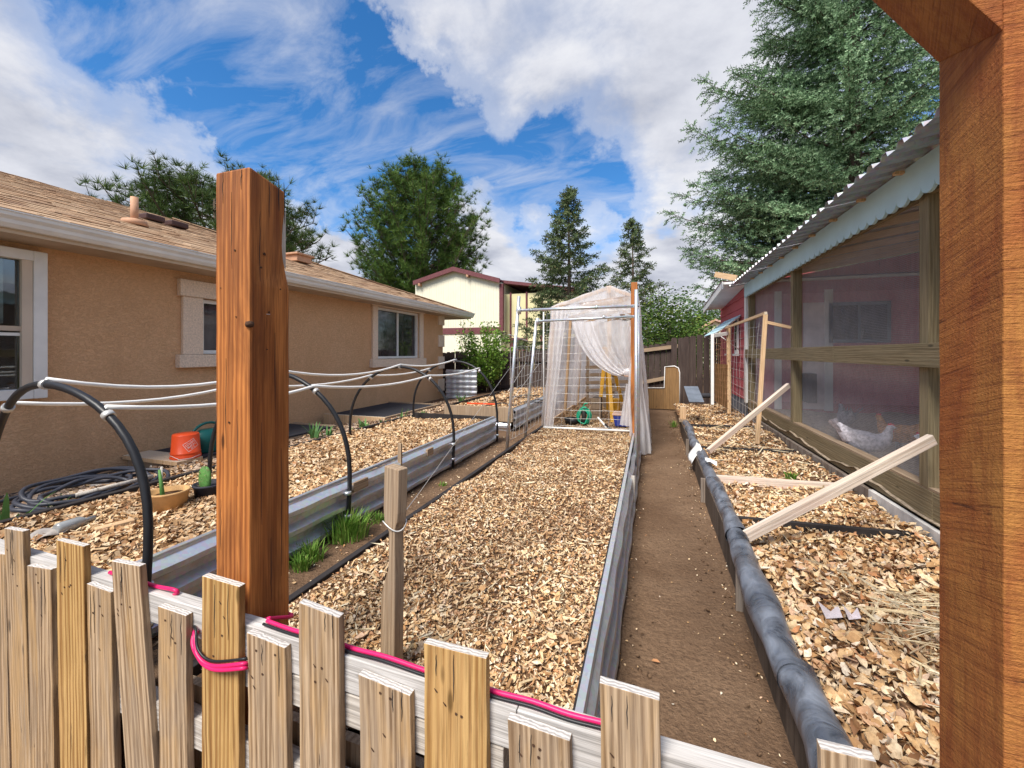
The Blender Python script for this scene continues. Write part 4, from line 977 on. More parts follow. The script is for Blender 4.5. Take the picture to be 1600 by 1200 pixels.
def net(name, P00, P10, P01, P11, nu, nv, r, m, parent, wobble=.012):
    mb = MB(); rr = random.Random(hash(name) % 97)
    f = lambda a, b: P00.lerp(P10, a).lerp(P01.lerp(P11, a), b)
    for i in range(nu+1): mb.tube([f(i/nu, j/6)+Vector((rr.uniform(-wobble, wobble),)*2+(0,)) for j in range(7)], r, 4, False)
    for j in range(nv+1): mb.tube([f(i/6, j/nv)+Vector((0, 0, rr.uniform(-wobble, wobble))) for i in range(7)], r, 4, False)
    o_ = mb.build(name, m, parent, recalc=False); o_['kind'] = 'stuff'; return o_
net('wire_netting', pa0+Vector((.03, .0, .15)), Vector((-1.42, 5.35, .35)), Vector((pa0.x+.04, YA, 1.35)), Vector((-1.36, 5.35, 1.40)), 9, 9, .0022, 'wire', tr)
MB().tube([pa0+Vector((.02, 0, .55)), Vector((-1.40, 5.3, 1.15))], .0025, 5).build('brace_wire', 'wire', tr); MB().tube([pb0+Vector((.02, 0, 1.0)), pa0+Vector((.02, 0, .7))], .0025, 5).build('brace_wire', 'wire', tr)
wp = thing('wooden_post', 'brown wooden post capped flat at the right corner of the greenhouse', 'post', (-.19, 5.2, 0))
plank('timber', (-.195, 5.31, .0), (-.18, 5.31, 2.17), .075, .075, 'redpost', wp, .004)

# ================================================================== GREENHOUSE
gh = thing('plastic_greenhouse', 'small gabled greenhouse wrapped in translucent plastic film', 'greenhouse', (-.75, 7, .2))
YF, YR = 5.42, 9.3
LB = Vector((-1.36, YF, .30)); LT = Vector((-1.26, YF, 1.92)); PK = Vector((-.50, YF, 2.17)); RT_ = Vector((-.16, YF, 2.03)); RB = Vector((-.13, YF, .32))
back = Vector((-.03, YR-YF, -.05))
def sheet(name, fn, nu, nv, m='film'): return MB().grid(fn, nu, nv).build(name, m, gh, recalc=False)
def quadf(a, b, c, d, amp=.012, fq=(9, 5), ax=Vector((0, 0, 1)), ph_=0.0):
    return lambda s_, t_: tuple(a.lerp(b, s_).lerp(d.lerp(c, s_), t_)+ax*(amp*math.sin(fq[0]*s_*6.28+2*math.sin(t_*5)+ph_)*(.4+.6*t_)+amp*.6*math.sin(fq[1]*t_*6.28+s_*4)))
X1 = Vector((1, 0, 0)); Y1 = Vector((0, 1, 0)); Z1 = Vector((0, 0, 1))
sheet('roof_film', quadf(LT, LT+back, PK+back, PK, .010, (4, 2)), 40, 16)
sheet('roof_film', quadf(PK, PK+back, RT_+back, RT_, .010, (4, 2)), 40, 12)
sheet('side_film', quadf(LT+Vector((-.02, 0, 0)), LT+back, LB+back+Vector((0, 0, -.03)), LB+Vector((-.02, 0, 0)), .018, (7, 2), X1), 70, 20)
sheet('side_film', quadf(RT_+Vector((.02, 0, 0)), RT_+back, RB+back+Vector((.12, 0, -.28)), RB+Vector((.14, .1, -.30)), .022, (8, 2), X1, 1.0), 80, 24, 'filmthick')
sheet('corner_film', lambda s_, t_: (-.245+(.10+.16*t_)*s_+.01*math.sin(t_*9), 5.245+.25*s_+.02*math.sin(s_*20+t_*3), 1.62-(1.60)*t_), 20, 24, 'filmthick')
sheet('back_film', quadf(LT+back, RT_+back, RB+back, LB+back, .02, (5, 2), Y1), 30, 16)
sheet('back_film', lambda a, b: tuple((LT+back).lerp(RT_+back, a).lerp((LT+back).lerp(PK+back, min(1, a/.7)) if a < .7 else (PK+back).lerp(RT_+back, (a-.7)/.3), b)), 20, 2)
# front gable piece over the door
sheet('gable_film', lambda a, b: tuple((LT).lerp(RT_, a).lerp((LT.lerp(PK, min(1, a/.7)) if a < .7 else PK.lerp(RT_, (a-.7)/.3)), b)+Vector((0, -.01+.006*math.sin(a*30), 0))), 24, 4)
sheet('gable_film', quadf(LT, RT_, RT_+Vector((.0, 0, -.22)), LT+Vector((0, 0, -.22)), .008, (6, 2), Y1), 30, 6)
# left drape
a0, a1 = LT+Vector((0, -.02, 0)), atY(893, 500, YF-.02); a1.z = 1.92
sheet('side_drape', lambda s_, t_: (LT.x+(.22*(1-.35*t_)+.0)*s_-.11*t_*1.0, YF-.02+.018*math.sin(s_*22+t_*2), LT.z+(LB.z-.0-LT.z)*t_), 26, 24, 'filmthick')
u_in = atY(905, 500, YF+1.2).x
sheet('inner_drape', lambda s_, t_: (u_in-.05+(.14-.05*t_)*s_-.08*t_, YF+1.2+.02*math.sin(s_*14), 1.9+(.45-1.9)*t_), 14, 14, 'filmthick')
# swept and tied curtain
def bez(p, t_):
    p = [Vector(q) for q in p]
    while len(p) > 1: p = [p[i].lerp(p[i+1], t_) for i in range(len(p)-1)]
    return p[0]
yc = YF-.05
K = atY(982, 582, yc)
e0 = [atY(893, 503, yc), atY(905, 560, yc), atY(945, 585, yc), atY(968, 588, yc)]
e1 = [atY(993, 500, yc), atY(992, 520, yc), atY(990, 545, yc), atY(990, 574, yc)]
sheet('tied_curtain', lambda s_, t_: tuple(bez(e0, t_).lerp(bez(e1, t_), s_**1.0)+Vector((0, .030*(1-t_)*math.sin(s_*26+t_*2)+.012*math.sin(s_*40), .010*math.sin(s_*20)))), 60, 30)
em = [bez([e0[0].lerp(e1[0], .12)]+[Vector(e0[i]).lerp(e1[i], .18) for i in (1, 2, 3)], i/8) for i in range(9)]
sheet('curtain_fold', lambda s_, t_: tuple(bez([e0[0].lerp(e1[0], .02), e0[1].lerp(e1[1], .0), e0[2].lerp(e1[2], .0), e0[3]], t_).lerp(bez([e0[0].lerp(e1[0], .34), e0[1].lerp(e1[1], .36), e0[2].lerp(e1[2], .30), e0[3].lerp(e1[3], .4)], t_), s_)+Vector((0, -.02+.02*math.sin(s_*18), 0))), 24, 30, 'filmthick')
mb = MB().grid(lambda a, b: tuple(K+Vector((.06*math.cos(a*6.28)*math.sin(b*3.14)*(1+.2*math.sin(a*40)), .04*math.sin(a*6.28)*math.sin(b*3.14), .055*math.cos(b*3.14)))), 28, 12); mb.build('curtain_knot', 'filmthick', gh)
MB().tube([K+Vector((.05*math.cos(a), .045*math.sin(a), -.045)) for a in np.linspace(0, 6.28, 16)], .006, 6).build('tie_cord', 'rust', gh)
kt = K+Vector((.015, 0, -.05)); t0, t1 = atY(968, 664, yc), atY(994, 668, yc)
sheet('curtain_tail', lambda s_, t_: tuple(kt.lerp(t0.lerp(t1, s_), .15+.85*t_)+Vector(((s_-.5)*.05*(1-t_), .02*math.sin(s_*25), 0))), 22, 18, 'filmthick')
# frame
def gb(name, a_, b_, w_=.038, d_=.06, m_='newwood'): return plank(name, a_, b_, w_, d_, m_, gh, .002)
for k in range(4):
    o3 = back*(k/3)+Vector((0, .03, 0))
    gb('stud', LB+o3+Vector((.03, 0, -.08)), LT+o3+Vector((.03, 0, -.03))); gb('stud', RB+o3+Vector((-.05, 0, -.1)), RT_+o3+Vector((-.05, 0, -.03)))
    gb('rafter', LT+o3+Z1*-.03, PK+o3+Z1*-.03); gb('rafter', PK+o3+Z1*-.03, RT_+o3+Z1*-.03)
gb('ridge_beam', PK+Z1*-.05, PK+back+Z1*-.05, .09); 
a_ = atY(905, 478, YF+.06); b_ = atY(982, 466, YF+.06); gb('tie_beam', a_, b_, .075, .03)
gb('king_post', PK+Vector((0, .08, -1.0)), PK+Vector((0, .08, -.02)), .05, .03)
MB().tube([LB+Vector((0, -.03, -.01)), RB+Vector((0, -.03, -.01))], .014, 8).build('bottom_bar', 'pvc', gh)
MB().tube([LB+Vector((0, -.03, -.01)), LB+Vector((0, -.03, 1.55))], .009, 8).build('upright_bar', 'pvc', gh); MB().tube([RB+Vector((.0, -.03, -.01)), RB+Vector((0, -.03, 1.55))], .009, 8).build('upright_bar', 'pvc', gh)
net('cattle_panel', LB+Vector((0, -.035, .02)), RB+Vector((0, -.035, .02)), Vector((LB.x+.05, YF-.035, 1.82)), Vector((RB.x, YF-.035, 1.85)), 10, 14, .0018, 'wire', gh, .008)
for zz_ in (.34,): 
    gb('edge_board', Vector((-1.36, YF, .30)), Vector((-1.37, YR, .28)), .05, .03, 'newwood')
# items inside
def put(o_, l, c, g=None): return tag(o_, l, c, g)
ld = thing('folding_trestle', 'yellow painted folding trestle standing inside the greenhouse', 'trestle', (-.7, 7, .26))
top = atY(948, 545, 6.9)
for (u, v, Y) in ((936, 645, 6.6), (957, 668, 6.25), (972, 628, 7.3), (950, 640, 7.3)):
    q = atY(u, v, Y); q.z = max(q.z, .26); plank('leg', q, top+Vector(((q.x-top.x)*.12, (Y-6.9)*.12, 0)), .058, .022, 'yellow', ld, .003)
MB().box((top.x-.07, 6.8, top.z-.02), (top.x+.07, 7.0, top.z+.03)).build('head_block', 'yellow', ld, bevel=.01)
p = atY(934, 640, 6.35)
bx = thing('wooden_crate', 'dark brown wooden crate beside the yellow trestle in the greenhouse', 'crate', (p.x-.02, 6.35, .27))
for k in range(4): MB().box((p.x-.10, 6.33, .27+k*.085), (p.x+.05, 6.35, .27+k*.085+.078)).build('slat', 'framewood', bx)
MB().box((p.x-.09, 6.352, .27), (p.x+.04, 6.6, .60)).build('crate_body', 'bark', bx)
p = atZ(948, 640, .27); put(MB().lathe([(.09, 0), (.105, .2), (.11, .2), (.11, .215), (.098, .215), (.085, .02)], (p.x, p.y+.3, .27), 20).build('white_bucket', 'white', None), 'white bucket half hidden behind the trestle legs', 'bucket')
p = atZ(976, 667, .27)
tb = thing('storage_tote', 'blue storage tote with pale lid by the tied curtain', 'tote', (p.x, p.y+.1, .27))
MB().prism([(p.x-.13, p.y, .27), (p.x+.10, p.y, .27), (p.x+.13, p.y, .42), (p.x-.16, p.y, .42)], (0, .3, 0)).build('tub', 'blueplastic', tb, bevel=.01)
MB().box((p.x-.17, p.y-.01, .421), (p.x+.14, p.y+.31, .445)).build('lid', plain('orange_white_lid', (.75, .5, .38), .5), tb, bevel=.008)
p2 = atZ(966, 628, .27); put(MB().box((p2.x-.08, 7.4, .27), (p2.x+.12, 7.6, .48)).build('cardboard_box', 'yellow', None, bevel=.01), 'yellow box on the leaves at the back of the greenhouse', 'box')
p = atZ(910, 667, .27)
hr_ = thing('hose_reel', 'green garden hose coiled on a small reel inside the greenhouse', 'hose reel', (p.x, p.y+.12, .27))
c = Vector((p.x, p.y+.14, .40))
for k in range(9):
    rr_ = .075+.012*(k % 3); oy = (k-4)*.016
    MB().tube([c+Vector((rr_*math.cos(a)*.85+.01*math.sin(a*3+k), oy+.02*math.sin(a+k), rr_*1.25*math.sin(a))) for a in np.linspace(0, 6.28, 22)], .0085, 6, False).build('hose_loop', 'greenhose', hr_)
MB().lathe([(.05, -.12), (.03, 0), (.05, .12)], c, 14).build('drum', 'edging', hr_)
MB().tube([c+Vector((-.05, .05, .05)), c+Vector((0, .05, .17)), c+Vector((.05, .05, .18))], .008, 6).build('handle', 'greenhose', hr_)
p = atZ(893, 664, .27); put(MB().lathe([(.085, 0), (.10, .09), (.105, .09), (.09, .012)], (p.x, p.y+.1, .265), 18, 1.2).build('black_tub', 'black', None), 'low black tub left of the green hose', 'tub')
p = atZ(935, 655, .28)
hd = thing('hand_tool', 'dark hand tool with pale handle leaning behind the wire panel', 'tool', (p.x, p.y, .28)); plank('handle', atY(934, 652, 5.75), atY(948, 668, 5.62), .02, .02, 'white', hd, .004); plank('blade', atY(945, 663, 5.64), atY(955, 671, 5.58), .03, .015, 'dark', hd, .004)
ct = thing('wooden_shelf', 'rough wooden shelf with slats at the back of the greenhouse', 'shelf', (-.5, 8.6, .27))
for k in range(4): plank('slat', atY(915, 610-k*12, 8.7), atY(998, 608-k*12, 8.7), .07, .02, 'framewood', ct, .002)
for u in (918, 958, 994): q = atY(u, 560, 8.72); plank('leg', (q.x, 8.73, .27), (q.x, 8.73, q.z+.1), .05, .03, 'framewood', ct, .002)

# ================================================================== FAR END OF PATH
pl = thing('plywood_panel', 'L-shaped plywood panel with white edge closing the far end of the path', 'plywood panel', (.2, 10.1, 0))
Yp = 9.9
out = [atY(u, v, Yp) for u, v in ((1010, 628), (1062, 627), (1062, 582), (1060, 575), (1054, 572), (1039, 573), (1038, 606), (1010, 606))]
for q in out[:2]: q.z = .02
MB().prism(out, (0, .018, 0)).build('sheet', 'ply', pl)
MB().tube([p+Vector((0, -.006, 0)) for p in out[1:]], .012, 6).build('white_edge', 'white', pl)
q = atY(1067, 612, 7.1); plb = thing('wood_block', 'pale wooden block standing at the far end of the black roll', 'wood block', (q.x, 7.1, .25)); plank('block', (q.x, 7.1, .24), (q.x, 7.1, .44), .09, .06, 'newwood', plb, .003); MB().box((q.x-.06, 7.0, .2), (q.x+.07, 7.2, .238)).build('base', 'framewood', plb)
for k, (u, lab) in enumerate(((1078, 'grey metal offcut leaning at the far end of the right bed, left of two'), (1087, 'grey metal offcut leaning at the far end of the right bed, right of two'))):
    a_ = atY(u-3, 604, 7.5); b_ = atY(u+6, 628, 6.7)
    tag(MB().beam(b_, a_, .015, .13, side=(0, 0, 1)).build('metal_offcut', 'bluegrey', None, bevel=.006), lab, 'metal sheet')
q = atY(1100, 610, 9.2)
tag(MB().tube([(q.x-.25, 9.3, .40), (q.x+.1, 9.25, .42), (q.x+.35, 9.3, .40)], .05, 10).build('black_roll', 'mat', None), 'black fabric roll lying at the foot of the back fence', 'fabric roll')

# ---- trellis with squares by the shed
gt = thing('wire_trellis', 'wood framed wire grid trellis standing in the right bed by the shed', 'trellis', (1.2, 5.5, .2))
A0 = atZ(1139, 648, .22); A1 = atX(1138, 512, A0.x); B0 = atZ(1183, 693, .24); B1 = atX(1196, 491, B0.x+.08)
W0 = atY(1113, 632, 7.6); W0.z = max(.2, W0.z); Wt = atY(1113, 522, 7.6)
plank('upright', A0, A1, .06, .04, 'newwood', gt, .002); plank('upright', B0, B1, .045, .035, 'newwood', gt, .002); plank('upright', W0, Wt, .045, .045, 'white', gt, .002)
plank('top_bar', A1+Vector((-.03, .05, .0)), B1+Vector((0, -.02, .01)), .035, .03, 'newwood', gt, .002); plank('top_bar', Wt+Vector((0, 0, -.03)), A1+Vector((0, 0, -.1)), .06, .03, 'white', gt, .002)
q = atX(1236, 512, XC-.03); plank('arm', B1+Vector((0, 0, -.09)), q, .035, .03, 'newwood', gt, .002)
net('wire_grid', A0+Vector((0, 0, .1)), B0+Vector((0, 0, .1)), A1, B1, 9, 12, .0018, 'wire', gt)
net('rusty_grid', W0+Vector((0, 0, .08)), A0+Vector((0, 0, .1)), Wt, A1, 8, 12, .0022, 'rustwire', gt)
MB().prism([W0+Vector((.05, .1, .05)), A0+Vector((.05, .1, .05)), Vector((A0.x+.05, A0.y+.1, 1.08)), Vector((W0.x+.05, W0.y+.1, 1.12))], (.012, .006, 0)).build('brown_panel', 'ply', gt)
# ================================================================== HOUSE-SIDE OBJECTS
_, hs = bumpy('mulch_strip', -4.98, -3.07, .3, 9.2, 0.0, .012, 'underleaf', None, .07, lambda a, b: np.interp(a, [-5, -3.3, -3.0], [.12, .345, .40])); tag(_, kind='structure')
tag(scatter('ground_mulch', pts_in(-4.97, -3.08, .5, 8, 16000, hs, 1.3, .015), (.02, .05), 'gravel', None, CHIP_V, CHIP_F, .4, stretch=(1.2, 3)))
tag(scatter('mulch_leaves', pts_in(-4.97, -3.08, .5, 8, 6000, hs, 1.3, .015), (.02, .045), 'litter', None))
def H(x, y): return float(hs(np.array([x]), np.array([y]))[0])
def on_strip(u, v, dz=0):
    best = None
    for k in np.linspace(1.5, 9, 1500):
        p = Vector((0, 0, CAMZ))+ray(u, v)*k
        if p.x < -3.07 and p.x > -5 and p.z <= H(p.x, p.y)+dz: return p
    return atX(u, v, -4.5)
# wooden frames with black fabric
fr = thing('cold_frame', 'low wooden frame covered in black fabric against the tan house wall', 'planter frame', (-4.3, 3.5, .25))
p0 = on_strip(252, 742)
xA, yA = -4.12, 2.60; L_ = 1.9; D_ = .72
MB().box((xA-D_, yA, .10), (xA, yA+.035, .26)).build('end_board', 'framewood', fr, bevel=.003)
MB().box((xA-.04, yA+.037, .12), (xA, yA+L_, .27)).build('side_board', 'framewood', fr, bevel=.003)
MB().box((xA-D_-.02, yA-.03, .262), (xA+.03, yA+.20, .30)).build('top_board', 'newwood', fr, bevel=.003)
MB().box((xA-D_, yA+.2, .272), (xA, yA+L_, .292)).build('fabric_cover', 'mat', fr, bevel=.004)
MB().box((xA-D_-.0, yA+L_+.002, .10), (xA+.03, yA+L_+.10, .30)).build('end_board', 'framewood', fr, bevel=.003)
fr2 = thing('cold_frame', 'far low wooden frame with black cover below the far house window', 'planter frame', (-4.3, 6.4, .25))
q0 = on_strip(584, 648); q1 = on_strip(690, 636)
yb0, yb1 = 5.2, 6.9; xb0, xb1 = -4.9, -3.75
MB().box((xb0, yb0, .1), (xb1, yb0+.04, .33)).build('end_board', 'newwood', fr2, bevel=.003); MB().box((xb1-.04, yb0+.042, .1), (xb1, yb1, .33)).build('side_board', 'framewood', fr2, bevel=.003)
MB().box((xb0, yb0+.042, .28), (xb1-.042, yb1, .31)).build('fabric_cover', 'mat', fr2); MB().box((xb0, yb1, .1), (xb1, yb1+.04, .33)).build('end_board', 'framewood', fr2, bevel=.003)
# orange bucket, upside down
p = atZ(283, 716, .30); p.y = max(p.y, yA+.12)
bk = thing('plastic_bucket', 'upside-down orange plastic bucket with white square logo on the frame', 'bucket', (p.x, p.y, .30))
bc = Vector((p.x, p.y, .30))
MB().lathe([(.150, 0), (.154, .012), (.150, .024), (.150, .03), (.147, .034), (.147, .06), (.150, .066), (.143, .07), (.132, .27), (.125, .285), (.0, .287)], bc, 36).build('pail', 'orange', bk)
def text_obj(body, size, mtx, m, parent, name='lettering'):
    cu = bpy.data.curves.new(name, 'FONT'); cu.body = body; cu.size = size; cu.align_x = 'CENTER'; cu.align_y = 'CENTER'; cu.extrude = .0006
    tmp = bpy.data.objects.new(name, cu); COL.objects.link(tmp); bpy.context.view_layer.update()
    me = bpy.data.meshes.new_from_object(tmp.evaluated_get(bpy.context.evaluated_depsgraph_get())); bpy.data.objects.remove(tmp)
    o_ = link(name, me, None, m); o_.matrix_world = mtx; return o_
bk.scale = (.8, .8, .8)
tc = Vector((-p.x, -p.y, 0)).normalized()      # towards camera
az = math.atan2(tc.y, tc.x)+.35
def onpail(xx, zz_, r_extra=.0022):
    rr = np.interp(zz_, [.07, .27], [.143, .132])+r_extra; a = az+xx/.138
    return Vector((bc.x+rr*math.cos(a), bc.y+rr*math.sin(a), bc.z+zz_))
def wrap_mesh(o_, rot, cz, sx=1):
    for v in o_.data.vertices:
        x, y = v.co.x*sx, v.co.y; xr, yr = x*math.cos(rot)-y*math.sin(rot), x*math.sin(rot)+y*math.cos(rot)
        v.co = onpail(xr, cz+yr, .0022+v.co.z)
    o_.matrix_world = Matrix.Identity(4); o_.parent = None; par(o_, bk)
rot_ = .55+math.pi
for body, yy, sz in (('THE', .036, .026), ('HOME', .010, .034), ('DEPOT', -.022, .034)):
    o_ = text_obj(body, sz, Matrix.Identity(4), 'white', None)
    for v in o_.data.vertices: v.co.y += yy
    wrap_mesh(o_, rot_, .165)
for (xa_, ya_, xb_, yb_) in ((-.062, -.05, .062, -.046), (-.062, .052, .062, .056), (-.062, -.05, -.058, .056), (.058, -.05, .062, .056)):
    mb = MB(); n_ = 12
    mb.grid(lambda a, b: (xa_+(xb_-xa_)*a, ya_+(yb_-ya_)*b, 0.0008), n_, n_ if abs(yb_-ya_) > .02 else 1, False)
    o_ = mb.build('logo_border', 'white', None, recalc=False); wrap_mesh(o_, rot_, .165)
MB().tube([onpail(-.2, .05, .012), onpail(-.1, .01, .02), onpail(0, .012, .02), onpail(.1, .03, .014)], .003, 6).build('handle', 'white', bk)
# watering can
p = atZ(322, 704, .30)
wc = thing('watering_can', 'dark teal watering can beside the orange bucket, half behind the post', 'watering can', (p.x, p.y, .30))
c = Vector((p.x, p.y+.02, .293))
MB().lathe([(.13, 0), (.14, .02), (.135, .06), (.14, .07), (.135, .14), (.12, .2), (.08, .215), (.07, .225), (.0, .226)], c, 30, .8, 1.15).build('can_body', 'teal', wc)
MB().tube([c+Vector((0, -.16+.0*i, 0))+Vector((0, .0, 0)) if False else c+Vector((0, -.17*math.cos(a)*(1.0), .14+.15*math.sin(a))) for i, a in enumerate(np.linspace(-.5, 2.9, 18))], .013, 10).build('handle', 'teal', wc)
MB().tube([c+Vector((0, .14, .05)), c+Vector((0, .24, .14)), c+Vector((0, .32, .25))], [.025, .018, .014], 10).build('spout', 'teal', wc)
# cactus in black pot
p = on_strip(311, 786)
cp = atZ(311, 785, .44); cx, cy = cp.x, cp.y+.06; cz = .435
k = thing('potted_cactus', 'prickly pear pad growing in a black ribbed pot left of the big post', 'potted cactus', (cx, cy, cz))
MB().lathe([(.065, -.01), (.078, .085), (.084, .09), (.084, .10), (.075, .10), (.072, .08), (.0, .075)], (cx, cy, cz), 40).build('pot', 'pottext', k)
mb = MB().grid(lambda a, b: (cx-.01+.046*math.sin(b*3.14)**.75*math.cos(a*6.28)*(1.0), cy+.02*math.sin(b*3.14)**.6*math.sin(a*6.28)-.02, cz+.06+.14*(1-math.cos(b*3.14))/2), 30, 24); mb.build('pad', 'cactus', k)
mb = MB()
for i in range(60):
    b = random.uniform(.08, .95); a = random.uniform(.5, 1.0); q = Vector((cx-.01+.046*math.sin(b*3.14)**.75*math.cos(a*6.28), cy+.02*math.sin(b*3.14)**.6*math.sin(a*6.28)-.02, cz+.06+.14*(1-math.cos(b*3.14))/2))
    mb.beam(q, q+Vector((random.uniform(-.006, .006), -.012, random.uniform(-.004, .008))), .001, .001)
o_ = mb.build('spines', 'straw', k); o_['kind'] = 'stuff'
# tan pot with cuttings
cp = atZ(241, 806, .44); cx, cy = cp.x, cp.y+.07; cz = .435
k = thing('plant_pot', 'tan fabric pot with a bare green cutting, behind the nearest hoop', 'plant pot', (cx, cy, cz))
MB().lathe([(.07, -.02), (.088, .105), (.094, .11), (.094, .118), (.082, .118), (.078, .09), (0, .085)], (cx, cy, cz), 36).build('pot', 'terracotta', k, bevel=0)
MB().lathe([(.0, .095), (.078, .092)], (cx, cy, cz), 24).build('potting_soil', 'underleaf', k)
MB().tube([(cx+.0, cy-.03, cz+.08), (cx-.03, cy-.02, cz+.16), (cx-.045, cy-.02, cz+.23)], [.012, .009, .006], 8).build('cutting', 'cactus', k)
MB().tube([(cx-.06, cy, cz+.08), (cx-.06, cy, cz+.24)], .006, 8).build('stake', 'greyrail', k)
# spigot on the wall
q = atX(190, 716, XW); sgt = thing('wall_spigot', 'outdoor spigot on the tan wall with a teal hose end behind the tan pot', 'spigot', tuple(q))
MB().tube([q+Vector((-.02, 0, 0)), q+Vector((.16, .10, 0))], .017, 8).build('pipe', 'framewood', sgt)
MB().tube([q+Vector((.2, .40, .02)), q+Vector((.22, .42, -.16))], .022, 10).build('hose_end', 'teal', sgt)
MB().tube([q+Vector((.16, .10, 0)), q+Vector((.2, .38, .03))], .012, 8).build('valve', 'greyrail', sgt)
# coiled hose
p = on_strip(142, 784); cx, cy = p.x-.05, p.y
hp = thing('coiled_hose', 'black garden hose lying coiled on the mulch along the house wall', 'hose', (cx, cy, H(cx, cy)))
pts = []
for i in range(260):
    a = i*.16; rr_ = .23+.06*math.sin(i*.05)+.03*math.sin(i*.31); x = cx+rr_*.85*math.cos(a)+.03*math.sin(i*.07); y = cy+rr_*1.25*math.sin(a)+.08*math.sin(i*.04)
    pts.append((x, y, H(cx, cy)+.05+.22*(cx-x)+.05*abs(math.sin(i*.023))+.01*math.sin(i*.7)))
MB().tube(pts, .0125, 8).build('hose', plain('dark_grey_rubber', (.04, .042, .055), .45), hp)
MB().tube([(cx+.1, cy-.1, H(cx, cy)+.09), (cx+.14, cy+.3, H(cx, cy)+.10)], .014, 8).build('nozzle', 'greyrail', hp)
# glass jar on edging, wood scrap, stone
p = atZ(100, 834, .445)
k = thing('glass_bottle', 'clear glass bottle lying on the mulch at the left edge', 'bottle', (p.x, p.y, .45)); jd = Vector((-.01, .10, 0))
b0_ = Vector((p.x, p.y-.03, .475))
MB().tube([b0_, b0_+jd*.1, b0_+jd*.9, b0_+jd*1.15, b0_+jd*1.5], [.022, .028, .028, .012, .012], 16).build('glass_body', plain('grey_clear_glass', (.30, .31, .31), .08, spec=.9), k)
sheetflap('flat_slate', 'flat grey stone leaning by the glass bottle at the left edge', [(p.x-.10, p.y-.08, .452), (p.x+.02, p.y-.10, .452), (p.x+.03, p.y+.0, .475), (p.x-.08, p.y+.02, .475)], 'stone', 'stone')
q = atZ(180, 822, .47); tag(plank('wood_scrap', q+Vector((-.03, -.06, 0)), q+Vector((.01, .07, .0)), .02, .045, 'newwood', None, .003), 'small flat wood scrap lying on the mulch right of the bottle', 'wood scrap')
for (u, v, r_, lab) in ((163, 757, .055, 'round grey stone beside the coiled hose'), (30, 798, .04, 'small grey stone near the wall at the left edge')):
    p = on_strip(u, v); tag(MB().grid(lambda a, b: (p.x+r_*1.3*math.cos(a*6.28)*math.sin(b*3.14)*(1+.1*math.sin(a*12)), p.y+r_*1.6*math.sin(a*6.28)*math.sin(b*3.14), H(p.x, p.y)+.01+r_*.6*math.cos(b*3.14)), 14, 8).build('stone', 'stone', None), lab, 'stone')
# irises
def iris(u, v, h_, n, lab, X=-3.35, w_=.014):
    p = atX(u, v, X); z_ = H(p.x, p.y)
    t_ = tuft('iris_plant', lab, (p.x, p.y, z_-.01), n, h_, .07, 'iris', 'plant', w_, None, 'green plants along the left bed'); return t_
iris(490, 690, .24, 12, 'iris clump with tallest leaves just right of the big post', -3.75); iris(512, 688, .16, 11, 'low iris clump second from the big post', -3.6)
iris(570, 672, .16, 12, 'pale leafy clump at the foot of the third hoop', -3.25, .018); iris(628, 645, .20, 9, 'small iris clump right of the third hoop', -3.25, .010); iris(598, 655, .14, 9, 'small green clump between the two far hoops', -3.3, .012)
iris(8, 815, .25, 9, 'iris leaves at the extreme left edge of the picture', -3.2, .016); iris(90, 797, .12, 10, 'small green weed before the coiled hose', -3.4, .007)
iris(545, 680, .10, 10, 'low pale weed between second and third hoops', -3.3, .012); iris(722, 615, .22, 24, 'bushy green plant by the far corner of the house', -3.4, .014); iris(660, 640, .1, 18, 'low green weed at the corner of the far frame', -3.2, .01)
# dirt mound and stacked sheets near the far corner
q = atZ(715, 612, .25)
tag(MB().grid(lambda a, b: (q.x-.0+.30*a_c(a, b)[0], q.y+.35*a_c(a, b)[1], .15+.28*math.exp(-3*b*b)), 20, 8).build('dirt_mound', plain('reddish_dirt', (.24, .12, .06), .95, sc=25, bs=.8), None) if False else MB().lathe([(.0, .34), (.12, .31), (.22, .2), (.32, .05), (.36, -.1)], (q.x, q.y, .18), 18).build('dirt_mound', plain('reddish_dirt', (.24, .12, .06), .95, sc=25, bs=.8), None), 'brown dirt mound below the far corner of the house', 'dirt mound')
a_ = atY(697, 612, 8.9); b_ = atY(744, 578, 8.9)
cs = corr('corrugated_sheet', (a_.x, 8.9), (b_.x, 8.95), .15, b_.z, 6, .03, 'galv', None); tag(cs, 'corrugated metal sheet standing on edge before the back fence', 'metal sheet')

